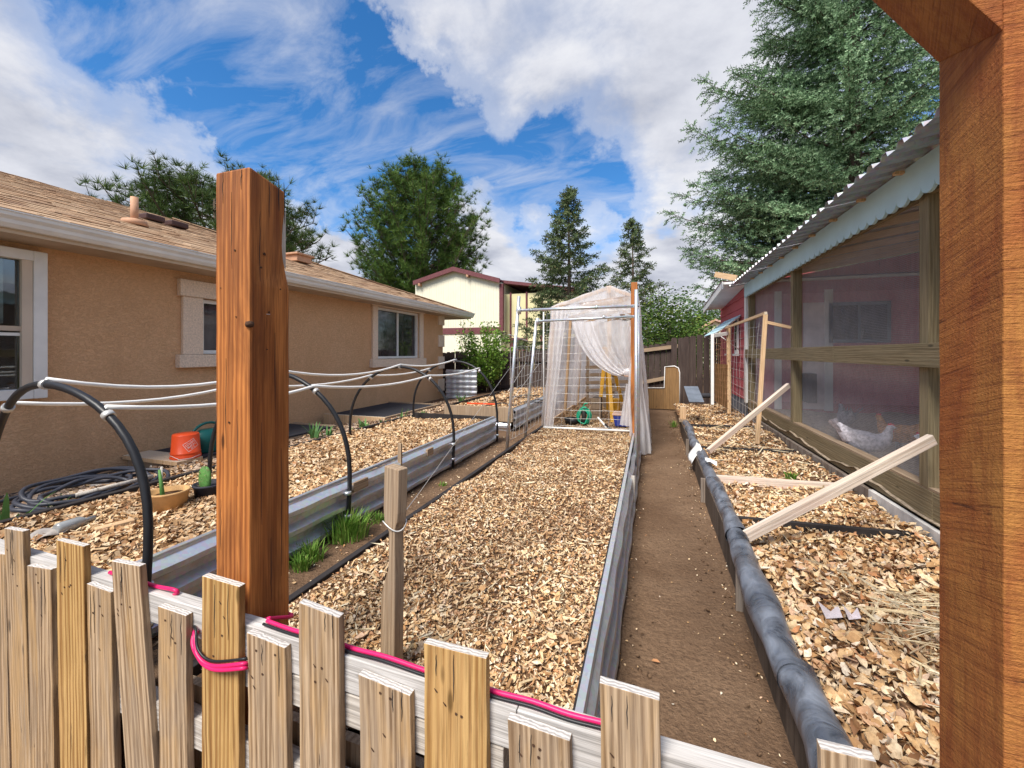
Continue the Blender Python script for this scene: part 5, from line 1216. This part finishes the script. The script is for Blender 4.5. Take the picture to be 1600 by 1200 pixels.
# ================================================================== HENS
def hen(x, y, yaw, s_, cols, label, headup=1.0, tailup=1.0):
    body, comb, legc = cols; h_ = thing('hen', label, 'chicken', (x, y, RF))
    ax = [(-.24, .36*tailup+.0, .010, .03), (-.20, .31, .035, .055), (-.14, .25, .07, .085), (-.06, .215, .092, .105), (.03, .20, .095, .11), (.10, .215, .080, .095), (.15, .25, .058, .068), (.175, .30, .040, .045), (.185, .345*headup, .030, .033), (.195, .375*headup, .030, .031), (.215, .385*headup, .022, .022), (.235, .382*headup, .008, .008)]
    n = 16; vs = []
    for i, (px_, pz_, ry_, rz_) in enumerate(ax):
        d = Vector((ax[min(i+1, len(ax)-1)][0]-ax[max(i-1, 0)][0], 0, ax[min(i+1, len(ax)-1)][1]-ax[max(i-1, 0)][1])).normalized(); up = Vector((-d.z, 0, d.x))
        for k in range(n):
            a = 6.283*k/n; f_ = 1+.05*math.sin(k*5+i*2); vs.append(Vector((px_, 0, pz_))+Vector((0, 1, 0))*ry_*math.cos(a)*f_+up*rz_*math.sin(a)*f_)
    mb = MB().add(vs, [(i*n+k, i*n+(k+1) % n, (i+1)*n+(k+1) % n, (i+1)*n+k) for i in range(len(ax)-1) for k in range(n)], True)
    Mx = Matrix.Translation((x, y, RF+.01)) @ Matrix.Rotation(yaw, 4, 'Z') @ Matrix.Scale(s_, 4)
    def fin(mb_, nm, m_):
        mb_.v = [tuple(Mx @ Vector(v)) for v in mb_.v]; return mb_.build(nm, m_, h_)
    fin(mb, 'body', body)
    for sy in (-1, 1):
        fin(MB().grid(lambda a, b: (-.13+.2*a, sy*(.088+.014*math.sin(a*3.14)*math.sin(b*3.14)), .17+.10*b+.03*(1-a)), 6, 5), 'wing', body)
        fin(MB().tube([(.0, sy*.04, .13), (.015, sy*.045, .06), (.0, sy*.045, .005)], [.022, .008, .007], 8), 'leg', legc)
        for t_ in (-.4, 0, .4): fin(MB().tube([(.0, sy*.045, .005), (.04*math.cos(t_), sy*.045+.04*math.sin(t_), .0)], .005, 6), 'toe', legc)
        fin(MB().lathe([(.0, -.004), (.004, 0), (.0, .004)], (.212, sy*.024, .392*headup), 8), 'eye', 'dark')
    hz = .40*headup
    fin(MB().prism([(.175, -.003, hz), (.18, -.003, hz+.025), (.19, -.003, hz+.012), (.20, -.003, hz+.03), (.21, -.003, hz+.012), (.22, -.003, hz+.022), (.228, -.003, hz-.005)], (0, .006, 0)), 'comb', comb)
    fin(MB().prism([(.215, -.008, hz-.035), (.222, -.008, hz-.06), (.208, -.008, hz-.055)], (0, .016, 0)), 'wattle', comb)
    fin(MB().prism([(.232, -.006, hz-.012), (.25, 0, hz-.022), (.232, -.006, hz-.025)], (0, .006, 0)), 'beak', legc)
    mb = MB()
    for k in range(7):
        t_ = (k-3)*.13; mb.add([(-.17, t_*.1, .27), (-.19, t_*.1+.02, .24), (-.29, t_*.28, .38*tailup), (-.27, t_*.28-.02, .41*tailup)], [(0, 1, 2, 3)])
    fin(mb, 'tail', body); return h_
lav = plain('lavender_grey_feathers', (.52, .48, .50), .9, sc=45, var=.35, bs=.4); lavd = plain('dark_grey_feathers', (.30, .28, .31), .9, sc=45, var=.4, bs=.4)
buff = plain('buff_orange_feathers', (.55, .25, .08), .9, sc=45, var=.3, bs=.4); wht = plain('white_feathers', (.78, .78, .76), .9, sc=45, var=.1, bs=.3)
comb = plain('red_comb', (.55, .02, .03), .6); leg = plain('grey_leg', (.30, .27, .22), .7)
p = atZ(1340, 690, RF); hen(p.x+.1, p.y+.55, 1.5, .78, (lavd, comb, leg), 'grey hen standing farthest back inside the chicken run')
p = atZ(1352, 722, RF); hen(p.x, p.y, -.6, .82, (lav, comb, leg), 'pale lavender hen walking right, nearest the middle of the mesh')
p = atZ(1398, 715, RF); hen(p.x+.15, p.y+.25, 2.3, .8, (buff, comb, leg), 'orange-brown hen beside the pale lavender one')
p = atZ(1462, 770, RF); hen(p.x+.12, p.y, 2.6, .9, (wht, comb, leg), 'white hen with red comb at the foot of the nearest run post')

# ================================================================== FOREGROUND: POSTS, PICKETS, HOSE
lp = thing('gate_post', 'tall stained redwood post with chipped top standing inside the picket fence', 'post', (-1.177, .96, .0))
px0, px1, py0, py1 = -1.247, -1.107, .89, 1.03
mb = MB(); N = 26; zt_ = 1.835
for i in range(N+1):
    z = .1+(zt_-.1)*i/N
    e = .004
    for (x, y) in ((px0, py0), (px1, py0), (px1, py1), (px0, py1)):
        jx = random.uniform(-.0008, .0008); jy = random.uniform(-.0008, .0008)
        yy = y; xx = x
        if (x, y) == (px1, py1) and z > 1.55: yy = y-.010; xx = x-.006      # broken-off back corner
        zz_ = z+(.010 if i == N and y == py0 else 0)+(-.018 if i == N and y == py1 else 0)
        mb.v.append((xx+jx, yy+jy, zz_))
mb.f = [(0, 3, 2, 1), tuple(N*4+k for k in range(4))]+[(i*4+k, i*4+(k+1) % 4, i*4+4+(k+1) % 4, i*4+4+k) for i in range(N) for k in range(4)]; mb.sm = [False]*len(mb.f)
mb.build('timber', 'redpost', lp, bevel=.006)
def ybox(u, v, Y, du, dv, d, nm, m_, par_):
    a_ = atY(u-du, v+dv, Y); b_ = atY(u+du, v-dv, Y); return MB().box((a_.x, Y-d, a_.z), (b_.x, Y+.01, b_.z)).build(nm, m_, par_)
MB().prism([(px1-.0055, y_, z_) for y_, z_ in ((1.019, 1.76), (1.013, 1.74), (1.008, 1.70), (1.004, 1.64), (1.008, 1.60), (1.014, 1.575), (1.019, 1.57))], (.0012, 0, 0)).build('split_patch', 'greyrail', lp)
def crack(face, u0, v0, v1, w_, par_, n=7, Y=None, nm='crack'):
    pl_, pr2 = [], []
    for i in range(n+1):
        v = v0+(v1-v0)*i/n; u = u0+random.uniform(-.7, .7); p = atX(u, v, px1+.0003) if face == 'x' else atY(u, v, (py0 if Y is None else Y)-.0003)
        ww = w_*math.sin(math.pi*min(.97, (i+.6)/(n+1))); e = Vector((0, ww, 0)) if face == 'x' else Vector((ww, 0, 0)); pl_.append(p-e); pr2.append(p+e)
    MB().prism(pl_+pr2[::-1], (.0006, 0, 0) if face == 'x' else (0, -.0006, 0)).build(nm, 'dark', par_)
for f_, u, a_, b_, w_ in (('y', 348, 268, 318, .0009), ('y', 377, 264, 296, .0012), ('y', 362, 300, 420, .0007), ('y', 353, 560, 700, .0007), ('y', 371, 640, 760, .0008), ('y', 345, 780, 860, .0007), ('x', 436, 275, 330, .0016), ('x', 444, 285, 350, .0016), ('x', 421, 268, 340, .0010), ('x', 406, 330, 440, .0009), ('x', 430, 520, 640, .0009), ('x', 409, 660, 820, .0009), ('x', 440, 700, 900, .0008), ('x', 424, 840, 940, .0009)): crack(f_, u, a_, b_, w_, lp)
# knots, hole and staples on the post faces
def disc(c, nrm, r, nm, m_, par_, d=.0015, sx=1.0):
    nrm = Vector(nrm); x = nrm.orthogonal().normalized(); y = nrm.cross(x)
    pts = [Vector(c)+(x*math.cos(a)+y*math.sin(a)*sx)*r*(1+.15*math.sin(a*3)) for a in np.linspace(0, 6.283, 13)[:-1]]
    return MB().prism(pts, nrm*d).build(nm, m_, par_)
knot = plain('dark_knot', (.07, .035, .02), .9, sc=60, bs=.6)
for (u, v, r) in ((413, 397, .0045), (408, 418, .003), (438, 452, .0025), (420, 488, .003), (417, 546, .002)):
    c = atX(u, v, px1+.0005); disc(c, (1, 0, 0), r, 'knot', knot, lp)
for (u, v, r) in ((367, 391, .003), (369, 495, .002), (345, 450, .0015), (358, 660, .003)):
    c = atY(u, v, py0-.001); disc(c, (0, -1, 0), r, 'knot', knot, lp)
c = atY(388, 507, py0); MB().lathe([(.0, -.01), (.010, -.007), (.012, 0), (.010, .008), (0, .011)], (px1-.003, py0+.002, c.z), 12).build('screw_hole', knot, lp)
c = atX(419, 491, px1+.001); MB().box((px1, c.y-.006, c.z-.001), (px1+.002, c.y+.006, c.z+.001)).build('staple', 'wire', lp)

rp = thing('arbor_post', 'rough redwood arbor post with diagonal brace at the right edge of the picture', 'post', (.5, .86, 0))
plank('timber', (.500, .857, .0), (.500, .857, 2.4), .030, .140, 'redpost2', rp, .002, rough=.0006, seg=40)
plank('timber', (.5455, .90, .0), (.5455, .90, 2.4), .055, .10, 'redpost2', rp, .003)
p0 = Vector((.4845, .857, 1.84)); p1_ = p0+Vector((-.097, 0, .138)).normalized()*.62
nrm_ = Vector((.138, 0, .097)).normalized()
dd = Vector((-.097, 0, .138)).normalized()
lo_ = Vector((.4845, .787, 1.765)); hi_ = Vector((.4845, .927, 1.812)); up_ = Vector((0, 0, .24))
MB().add([lo_, lo_+dd*.62, lo_+dd*.62+nrm_*.11, lo_+up_, hi_, hi_+dd*.56, hi_+dd*.56+nrm_*.11, hi_+up_], [(0, 1, 2, 3), (7, 6, 5, 4), (0, 4, 5, 1), (1, 5, 6, 2), (2, 6, 7, 3), (3, 7, 4, 0)]).build('brace', 'redpost2', rp, bevel=.002)
MB().box((-.02, .78, 2.27), (.62, .93, 2.42)).build('header_beam', 'redpost2', rp, bevel=.003)

pf = thing('picket_fence', 'low weathered picket fence with uneven boards across the foreground', 'fence', (-1, .85, 0))
def fy(x): return .832+(-.050)*(x+.1)/2.17*1.0 if False else float(np.interp(x, [-2.4, -.1, .6], [.862, .808, .795]))
# (u_left, u_right, v_left, v_right, u_bottom_left, u_bottom_right, material)
PK_ = [(-38, 7, 862, 868, -30, 14, 'picket'), (6, 35, 824, 832, 20, 46, 'picket'), (42, 79, 883, 891, 48, 84, 'picket'), (87, 130, 843, 855, 95, 134, 'picket2'), (135, 172, 911, 927, 142, 178, 'picket'),
       (173, 217, 873, 889, 198, 239, 'picket'), (246, 290, 947, 963, 247, 294, 'picket'), (315, 373, 900, 917, 315, 372, 'picket2'), (385, 445, 988, 1014, 389, 448, 'picket'),
       (466, 529, 941, 966, 468, 532, 'picket'), (560, 640, 1053, 1089, 563, 643, 'picket'), (662, 760, 1005, 1030, 662, 762, 'picket2'), (793, 890, 1122, 1160, 795, 893, 'picket'),
       (937, 1031, 1066, 1096, 940, 1034, 'picket'), (1283, 1370, 1169, 1192, 1283, 1372, 'picket')]
for i, (ul, ur, vl, vr, bl, br, m_) in enumerate(PK_):
    Y = .82
    for _ in range(4): a_ = atY(ul, vl, Y); b_ = atY(ur, vr, Y); Y = fy((a_.x+b_.x)/2)-.002
    wd = abs(b_.x-a_.x); top = (a_.z+b_.z)/2; cx = (a_.x+b_.x)/2; ab = atY(bl, 1200, Y); bb = atY(br, 1200, Y)
    dxdz = ((ab.x+bb.x)/2-cx)/(top-ab.z)
    bot = -.40
    o_ = plank('picket', (cx+dxdz*(top-bot), Y+.0105, bot), (cx, Y+.0105, top), wd, .020, m_, pf, .0018, side=(1, 0, 0), rough=.0012, seg=14, top_skew=(a_.z-b_.z)/2*-1)
    # nails and cracks
    for k in range(random.choice((2, 2, 3))):
        zz_ = random.choice((.50, .47, .44))+random.uniform(-.01, .01)
        if zz_ < top-.02: disc((cx+dxdz*(top-zz_)+random.uniform(-.3, .3)*wd, Y-.0005, zz_), (0, -1, 0), .0030, 'nail', knot, pf, .0008)
    if vl < 1150:
        for k in range(2): u_c = ul+(ur-ul)*random.uniform(.15, .85); v_c = vl+(vr-vl)*.6+3; crack('y', u_c, v_c, v_c+random.uniform(25, 90), .0009, pf, 6, Y)
    for k in range(2):
        x_ = cx+random.uniform(-.35, .35)*wd; zz_ = top-random.uniform(.03, .2); 
        disc((x_, Y-.0004, zz_), (0, -1, 0), .0016, 'nail_stain', knot, pf, .0006, 3.5)
def rail(name, xa, xb, z0_, z1_, m_, dy=.0):
    h_ = (z1_-z0_); zc = (z0_+z1_)/2
    return plank(name, (xa, fy(xa)+.0405+dy, zc), (xb, fy(xb)+.0405+dy, zc), h_, .04, m_, pf, .002, side=(0, 0, 1))
def rail_old(name, xa, xb, z0_, z1_, m_, dy=.0):
    ya, yb = fy(xa)+.0205, fy(xb)+.0205
    o_ = MB().prism([(xa, ya+dy, z0_), (xb, yb+dy, z0_), (xb, yb+.04+dy, z0_), (xa, ya+.04+dy, z0_)], (0, 0, z1_-z0_)).build(name, m_, pf, bevel=.002); return o_
rail('top_rail', -2.6, -1.23, .452, .541, 'whiterail'); rail('top_rail', -1.227, -.27, .447, .536, 'whiterail'); rail('top_rail', -.268, 1.4, .45, .537, 'whiterail')
rail('bottom_rail', -2.6, -1.0, .12, .21, 'greyrail'); rail('bottom_rail', -.99, 1.4, .12, .21, 'greyrail')
rail('middle_rail', -1.24, -.3, .36, .44, 'greyrail', .002)
# magenta hose with black cable
hz_ = thing('magenta_hose', 'magenta hose looped round the post and laid along the picket rail', 'hose', (-1.1, .85, .5))
def hp_(u, v, Y): return atY(u, v, Y)
def smooth_pts(P_, n=10):
    out = []
    P_ = [Vector(p) for p in P_]
    for i in range(len(P_)-1):
        a0 = P_[max(i-1, 0)]; a1 = P_[i]; a2 = P_[i+1]; a3 = P_[min(i+2, len(P_)-1)]
        for k in range(n):
            t_ = k/n; out.append(.5*((2*a1)+(a2-a0)*t_+(2*a0-5*a1+4*a2-a3)*t_*t_+(3*a1-3*a2+a3-a0)*t_**3))
    out.append(P_[-1]); return out
yf = fy(-1.2)-.012
loop1 = [hp_(225, 948, .895), hp_(300, 985, .86), hp_(304, 990, .84), hp_(308, 1022, yf), hp_(330, 1040, yf-.004), hp_(380, 1037, yf-.003), hp_(391, 1034, yf+.035), hp_(415, 1020, yf+.045), Vector((-1.090, .908, .505)), Vector((-1.088, 1.02, .455)), Vector((-1.17, 1.045, .44)), Vector((-1.262, 1.03, .45)), Vector((-1.275, .908, .51)), hp_(302, 995, .845), hp_(312, 1030, yf), hp_(335, 1046, yf-.008), hp_(380, 1044, yf-.005), hp_(391, 1041, yf+.035), hp_(420, 1030, yf+.045), Vector((-1.02, .878, .553))]
MB().tube(smooth_pts(loop1), .0053, 10).build('hose_loop', 'pink', hz_)
MB().tube(smooth_pts([p+Vector((0, .003, .011)) for p in loop1[1:9]]), .0036, 8).build('black_cable', 'black', hz_)
xs_ = [-1.02, -.92, -.80, -.72, -.62, -.50, -.42, -.33, -.24, -.16, -.08, .0]
run = [Vector((x, fy(x)+.043, .546-.004*(k % 2))) for k, x in enumerate(xs_)]
MB().tube(smooth_pts(run, 5), .0053, 10).build('hose_run', 'pink', hz_); MB().tube(smooth_pts([p+Vector((0, -.012, -.0015)) for p in run], 5), .0036, 8).build('black_cable', 'black', hz_)
runl = [Vector((x, fy(x)+.043, .549)) for x in (-1.75, -1.6, -1.5, -1.4)]+[loop1[0]]
MB().tube(smooth_pts(runl, 5), .006, 8).build('hose_run', 'pink', hz_)
# leaf on the path
p = atZ(1018, 1032, .006); o_ = MB().add([p+Vector((x*.035, y*.035, z*.035)) for x, y, z in LEAF_V], [tuple(f) for f in LEAF_F]).build('fallen_leaf', plain('rusty_leaf', (.45, .22, .10), .8), None, solid=.0006); tag(o_, 'single rusty fallen leaf lying alone on the dirt path', 'leaf')
# ================================================================== TREES
def needle_template(n, spread, L, w_, seed=0):
    """bottle-brush twig along +x of unit length: n thin triangles"""
    r_ = np.random.default_rng(seed); V = []; F_ = []
    for i in range(n):
        t_ = (i+.5)/n; a = i*2.4+r_.uniform(-.4, .4); fwd = .5+r_.uniform(-.15, .3)
        b = np.array([t_*.92, 0, 0]); d = np.array([fwd, spread*math.cos(a), spread*math.sin(a)]); d = d/np.linalg.norm(d)*L*(1-.3*t_)
        side = np.cross(d, [1, 0, 0]) if abs(d[0]) < .99*L else np.array([0, 1, 0]); side = side/np.linalg.norm(side)*w_
        k = len(V); V += [b-side*.6, b+side*.6, b+d+side*.5, b+d-side*.5]; F_ += [(k, k+1, k+2), (k, k+2, k+3)]
    V += [np.array([0, .03, 0]), np.array([0, -.03, 0]), np.array([1.1, 0, 0])]; F_ += [(len(V)-3, len(V)-2, len(V)-1)]
    return np.array(V), np.array(F_)
def tuft_template(n, w_, seed=0):
    r_ = np.random.default_rng(seed); V = []; F_ = []
    for i in range(n):
        d = r_.normal(0, 1, 3); d[0] = abs(d[0])*1.5+.25; d /= np.linalg.norm(d); d *= r_.uniform(.75, 1.1)
        s_ = np.cross(d, r_.normal(0, 1, 3)); s_ = s_/np.linalg.norm(s_)*w_; k = len(V)
        V += [-s_*.6, s_*.6, d]; F_ += [(k, k+1, k+2)]
    return np.array(V, float), np.array(F_)
def place(name, O_, Dr, Sc, tv, tf, m, parent):
    """instances merged: origins O_, directions Dr (unit), scales Sc"""
    n = len(O_); Dr = Dr/np.linalg.norm(Dr, axis=1, keepdims=True)
    rv = rng.normal(0, 1, (n, 3)); y = np.cross(Dr, rv); y /= np.linalg.norm(y, axis=1, keepdims=True); z = np.cross(Dr, y)
    B = np.stack([Dr, y, z], 1)
    v = np.einsum('nij,kj->nki', np.transpose(B, (0, 2, 1)), tv)*Sc[:, None, None]+O_[:, None, :]
    f = (tf[None]+(np.arange(n)*len(tv))[:, None, None]).reshape(-1, tf.shape[1])
    o_ = npmesh(name, v.reshape(-1, 3), f, m, parent); return o_
def spruce(name, label, base, H_, Rb, z0, nb, m, tv, tf, tw, dens=1.0, droop=.25, irregular=.25, seed=1, branches=None, taper=1.0, group=None, step=1.0):
    r_ = random.Random(seed); root = thing(name, label, 'tree', base, group)
    MB().tube([(base[0], base[1], base[2]-.3), (base[0]+.05, base[1], base[2]+H_*.5), (base[0], base[1], base[2]+H_*.99)], [H_*.017, H_*.010, .01], 10).build('trunk', 'bark', root)
    O_ = []; Dr = []; Sc = []; limb = MB(); B = list(branches or [])
    for i in range(nb):
        t_ = (i+.5)/nb; z = z0+(H_-z0)*(t_**.92); a = i*2.4+r_.uniform(-.5, .5)
        L_ = Rb*(1-(z-z0)/(H_-z0))**taper*(1+r_.uniform(-irregular, irregular))+.12
        B.append((z, a, L_))
    for (z, a, L_) in B:
        ca_, sa_ = math.cos(a), math.sin(a); pts = []; K_ = 10
        el = .15+.5*(z/H_)
        for k in range(K_+1):
            s_ = k/K_; zz_ = z+L_*(el*.35*s_-droop*s_*s_*1.1+.22*s_**4); pts.append(Vector((base[0]+ca_*L_*s_, base[1]+sa_*L_*s_, base[2]+zz_)))
        limb.tube(pts, [max(.006, .012*L_*(1-k/K_)+.004) for k in range(K_+1)], 5, False)
        # secondaries
        ns = max(3, int(L_*6.5*dens))
        for j in range(ns):
            s_ = .12+.88*(j+r_.random()*.8)/ns; kk = min(K_-1, int(s_*K_)); p = pts[kk].lerp(pts[kk+1], s_*K_-kk); dbr = (pts[kk+1]-pts[kk]).normalized()
            sd_ = Vector((-sa_, ca_, 0))*(1 if j % 2 else -1)
            l2 = min(1.25, .34*L_+.16)*(1.15-s_)*r_.uniform(.6, 1.15)+.10
            d2 = (dbr*.75+sd_*.8+Vector((0, 0, -.25-.35*droop*r_.random()))).normalized()
            nt = max(2, int(l2/(tw*.42*step)))
            for q in range(nt):
                f_ = (q+.5)/nt; o_ = p+d2*l2*f_+Vector((0, 0, -.25*l2*f_*f_)); side = d2.cross(Vector((0, 0, 1)))*(1 if q % 2 else -1)
                dd_ = d2*.8+side*r_.uniform(.2, .9)+Vector((0, 0, r_.uniform(-.45, .45)))
                O_.append(o_); Dr.append(dd_); Sc.append(tw*r_.uniform(.7, 1.15))
            O_.append(p); Dr.append(d2*.3+Vector((0, 0, -1))*r_.uniform(.3, 1)+dbr*.5); Sc.append(tw)
        for q in range(3): O_.append(pts[-1]-Vector((ca_, sa_, 0))*tw*.5*q); Dr.append(Vector((ca_, sa_, r_.uniform(-.3, .35)))); Sc.append(tw*1.1)
    top_ = Vector(base)+Vector((0, 0, H_))
    for k in range(14): O_.append(top_-Vector((0, 0, k*tw*.35))); Dr.append(Vector((r_.uniform(-.5, .5), r_.uniform(-.5, .5), 1.0))); Sc.append(tw*.8)
    limb.build('limb', 'bark', root, recalc=False)
    o_ = place('crown', np.array([tuple(x) for x in O_]), np.array([tuple(x) for x in Dr]), np.array(Sc), tv, tf, m, root)
    print(name, 'tufts', len(O_), 'tris', len(O_)*len(tf)); return root
bt, bf = needle_template(15, 1.0, .27, .06, 3)
def xy_at(u, Y): p = atY(u, 551, Y); return p.x, p.y
BX, BY = 4.7, 12.2
extra = []
def lbranch(u, v, a_off=0):   # a long limb whose tip reaches towards a place in the sky on the left
    p = atY(u, v, BY-.6-a_off); d = Vector((p.x-BX, p.y-BY, 0)); L_ = d.length; 
    for k in range(4): extra.append((p.z+L_*.06+random.uniform(-.22, .22)*(k > 0), math.atan2(d.y, d.x)+random.uniform(-.22, .22)*(k > 0), L_*(1 if k == 0 else random.uniform(.65, .95))))
for u, v, a in ((1098, 170, 1.0), (1080, 246, 1.2), (1120, 215, -.5), (1045, 372, .8), (1062, 340, .2), (1075, 425, 1.2), (1112, 455, .6), (1190, 20, 1), (1195, 75, .3), (1150, 140, .2), (1110, 300, .0), (1085, 330, 1.4), (1130, 400, 1.0), (1150, 270, 1.3), (1155, 190, .2)): lbranch(u, v, a)
spruce('blue_spruce', 'huge blue spruce with drooping limbs towering behind the chicken run', (BX, BY, 0), 15.5, 3.3, 2.7, 320, 'bluespruce', bt, bf, .27, 1.05, .22, .26, 5, extra, .9, None, 1.45)
st_, sf_ = needle_template(10, 1.0, .42, .10, 4)
x, y = xy_at(888, 22); spruce('spruce_tree', 'taller dark spruce with pointed top just left of the greenhouse peak', (x, y, 0), 10.1, 3.1, 1.2, 80, 'spruce', st_, sf_, .38, .75, .14, .42, 11, None, 1.0, 'dark spruces behind the back fence')
x, y = xy_at(988, 24); spruce('spruce_tree', 'shorter thin-topped spruce right of the greenhouse peak', (x, y, 0), 8.7, 2.6, 1.0, 58, 'spruce', st_, sf_, .36, .65, .15, .45, 12, None, 1.1, 'dark spruces behind the back fence')
tt, tf_ = tuft_template(24, .055, 5)
def pine(name, label, base, H_, zc, rx_, rz_, nb, m, ts, seed, sub=7, el=(.2, .9), flat=1.0, gap=0.0, sx=1.0, group=None):
    r_ = random.Random(seed); root = thing(name, label, 'tree', base, group); bx, by, bz = base
    MB().tube([(bx, by, -.2), (bx+.2, by, H_*.4), (bx, by, H_*.9)], [H_*.026, H_*.02, .04], 10).build('trunk', 'bark', root)
    limb = MB(); O_ = []; Dr = []; Sc = []
    for i in range(nb):
        a = i*2.4+r_.uniform(-.4, .4); s_ = r_.random(); zt2 = zc+rz_*(-.95+1.93*(i+.5)/nb)
        rr_ = rx_*math.sqrt(max(.02, 1-((zt2-zc)/rz_)**2))*r_.uniform(.72, 1.08)
        tip = Vector((bx+math.cos(a)*rr_*sx, by+math.sin(a)*rr_*flat, zt2)); e_ = r_.uniform(*el)
        st0 = Vector((bx, by, max(H_*.22, min(H_*.9, zt2-e_*rr_)))); mid = st0.lerp(tip, .5)+Vector((0, 0, -.12*rr_))
        pts = [bez([st0, mid, tip], k/8) for k in range(9)]
        limb.tube(pts, [max(.02, .03*rr_*.35*(1-k/9)+.015) for k in range(9)], 5, False)
        for j in range(sub):
            t_ = .38+.62*(j+r_.random())/sub; p = bez([st0, mid, tip], min(1, t_)); d = Vector((math.cos(a)*.5+r_.gauss(0, .35), math.sin(a)*.5+r_.gauss(0, .35), .6+r_.random()*.9)).normalized(); l2 = rx_*.24*r_.uniform(.4, 1.1)*(1.2-t_*.5)
            limb.tube([p, p+d*l2*.5, p+d*l2], [.02, .015, .008], 4, False)
            nt = max(3, int(l2/ts*2.4))
            for q in range(nt):
                f_ = (q+.6)/nt; o_ = p+d*l2*f_+Vector((r_.gauss(0, 1), r_.gauss(0, 1), r_.gauss(0, 1)))*ts*.38
                O_.append(o_); Dr.append(d*.5+Vector((r_.gauss(0, .4), r_.gauss(0, .4), r_.uniform(.3, 1.2)))); Sc.append(ts*r_.uniform(.7, 1.15))
    limb.build('limb', 'bark', root, recalc=False)
    place('crown', np.array([tuple(x) for x in O_]), np.array([tuple(x) for x in Dr]), np.array(Sc), tt, tf_, m, root); print(name, len(O_)); return root
x, y = xy_at(660, 37); pine('pine_tree', 'full round-crowned green pine behind the cream house', (x, y, 0), 19.5, 12.2, 7.0, 7.8, 240, 'pine', .66, 21, 9, (.5, 1.0), 1.0)
x, y = xy_at(335, 15); pine('pine_tree', 'spreading dark pine with open limbs behind the roof of the tan house', (x, y, 0), 10.2, 7.0, 6.3, 2.7, 120, 'pinedark', .42, 22, 8, (.1, .5), .7)
# leafy trees and shrubs
lt = np.array([(0, 0, 0), (.5, .28, .05), (1, 0, 0), (.5, -.28, .05)], float); lf = np.array([(0, 3, 1), (3, 2, 1)])
def leafy(name, label, base, H_, rx_, z0, nb, nl, ls, m, seed, cat='tree', group=None, spread=.18, up=.6):
    r_ = random.Random(seed); root = thing(name, label, cat, base, group); bx, by, bz = base; limb = MB(); O_ = []; Dr = []; Sc = []
    limb2 = MB().tube([(bx, by, bz-.1), (bx+.03, by, bz+H_*.35), (bx-.02, by, bz+H_*.7)], [H_*.014+.01, H_*.010+.006, .01], 8); limb2.build('trunk', 'bark', root)
    for i in range(nb):
        a = i*2.4+r_.uniform(-.5, .5); zt2 = bz+z0+(H_-z0)*((i+.5)/nb); q = (zt2-bz-z0)/(H_-z0); rr_ = rx_*math.sqrt(max(.05, 1-(2*q-.9)**2*.85))*r_.uniform(.55, 1.1)
        tip = Vector((bx+math.cos(a)*rr_, by+math.sin(a)*rr_, zt2)); s0 = Vector((bx, by, bz+max(z0*.5, (zt2-bz)*.55-.1)))
        mid = s0.lerp(tip, .5)+Vector((0, 0, -.1*rr_)); limb.tube([bez([s0, mid, tip], k/5) for k in range(6)], [max(.004, .012*rr_*(1-k/6)) for k in range(6)], 5, False)
        for j in range(nl):
            t_ = .35+.7*r_.random(); p = bez([s0, mid, tip], min(t_, 1.0))+Vector((r_.gauss(0, 1), r_.gauss(0, 1), r_.gauss(0, 1)))*rx_*spread
            O_.append(p); Dr.append(Vector((math.cos(a)+r_.gauss(0, .6), math.sin(a)+r_.gauss(0, .6), r_.uniform(-.3, up)))); Sc.append(ls*r_.uniform(.6, 1.2))
    limb.build('limb', 'bark', root, recalc=False); place('crown', np.array([tuple(x) for x in O_]), np.array([tuple(x) for x in Dr]), np.array(Sc), lt, lf, m, root); return root
x, y = xy_at(762, 10.2); leafy('young_tree', 'young bright green leafy tree before the back fence at the house corner', (x, y, .1), 1.95, .62, .55, 40, 90, .09, 'leafgreen', 31, spread=.11, up=1.2)
x, y = xy_at(728, 11.6); leafy('young_tree', 'thin pale green sapling just behind the fence, nearest the tan house', (x, y, 0), 2.35, .38, 1.0, 18, 34, .075, 'leafgreen', 32, spread=.14, up=1.2)
x, y = xy_at(1045, 17); leafy('leafy_tree', 'rounded green tree beyond the fence between greenhouse and shed', (x, y, 0), 3.6, 1.7, .8, 60, 150, .12, 'pine', 33, spread=.14)
x, y = xy_at(1012, 19); leafy('leafy_tree', 'sparse thin-branched tree beyond the fence right of the greenhouse', (x, y, 0), 4.4, 1.6, 1.0, 50, 40, .11, 'pinedark', 34, spread=.12)
x, y = xy_at(1075, 21); leafy('leafy_tree', 'bright green shrub beyond the fence next to the distant house', (x, y, 0), 2.9, 1.5, .6, 40, 150, .12, 'leafgreen', 35, spread=.16)
x, y = xy_at(1108, 45); leafy('leafy_tree', 'far green tree above the pink roofed distant house', (x, y, 0), 6.0, 3.2, 1.0, 50, 130, .3, 'pine', 36, spread=.15)
x, y = xy_at(1165, 40); leafy('leafy_tree', 'far dark tree beside the white shed eave', (x, y, 0), 5.4, 3.0, 1.0, 50, 130, .3, 'pinedark', 37, spread=.15)
x, y = xy_at(1215, 17); leafy('leafy_tree', 'light green leafy tree peeking out behind the blue spruce', (x, y, 0), 8.9, 1.8, 3.0, 50, 60, .16, 'leafgreen', 38, spread=.14)
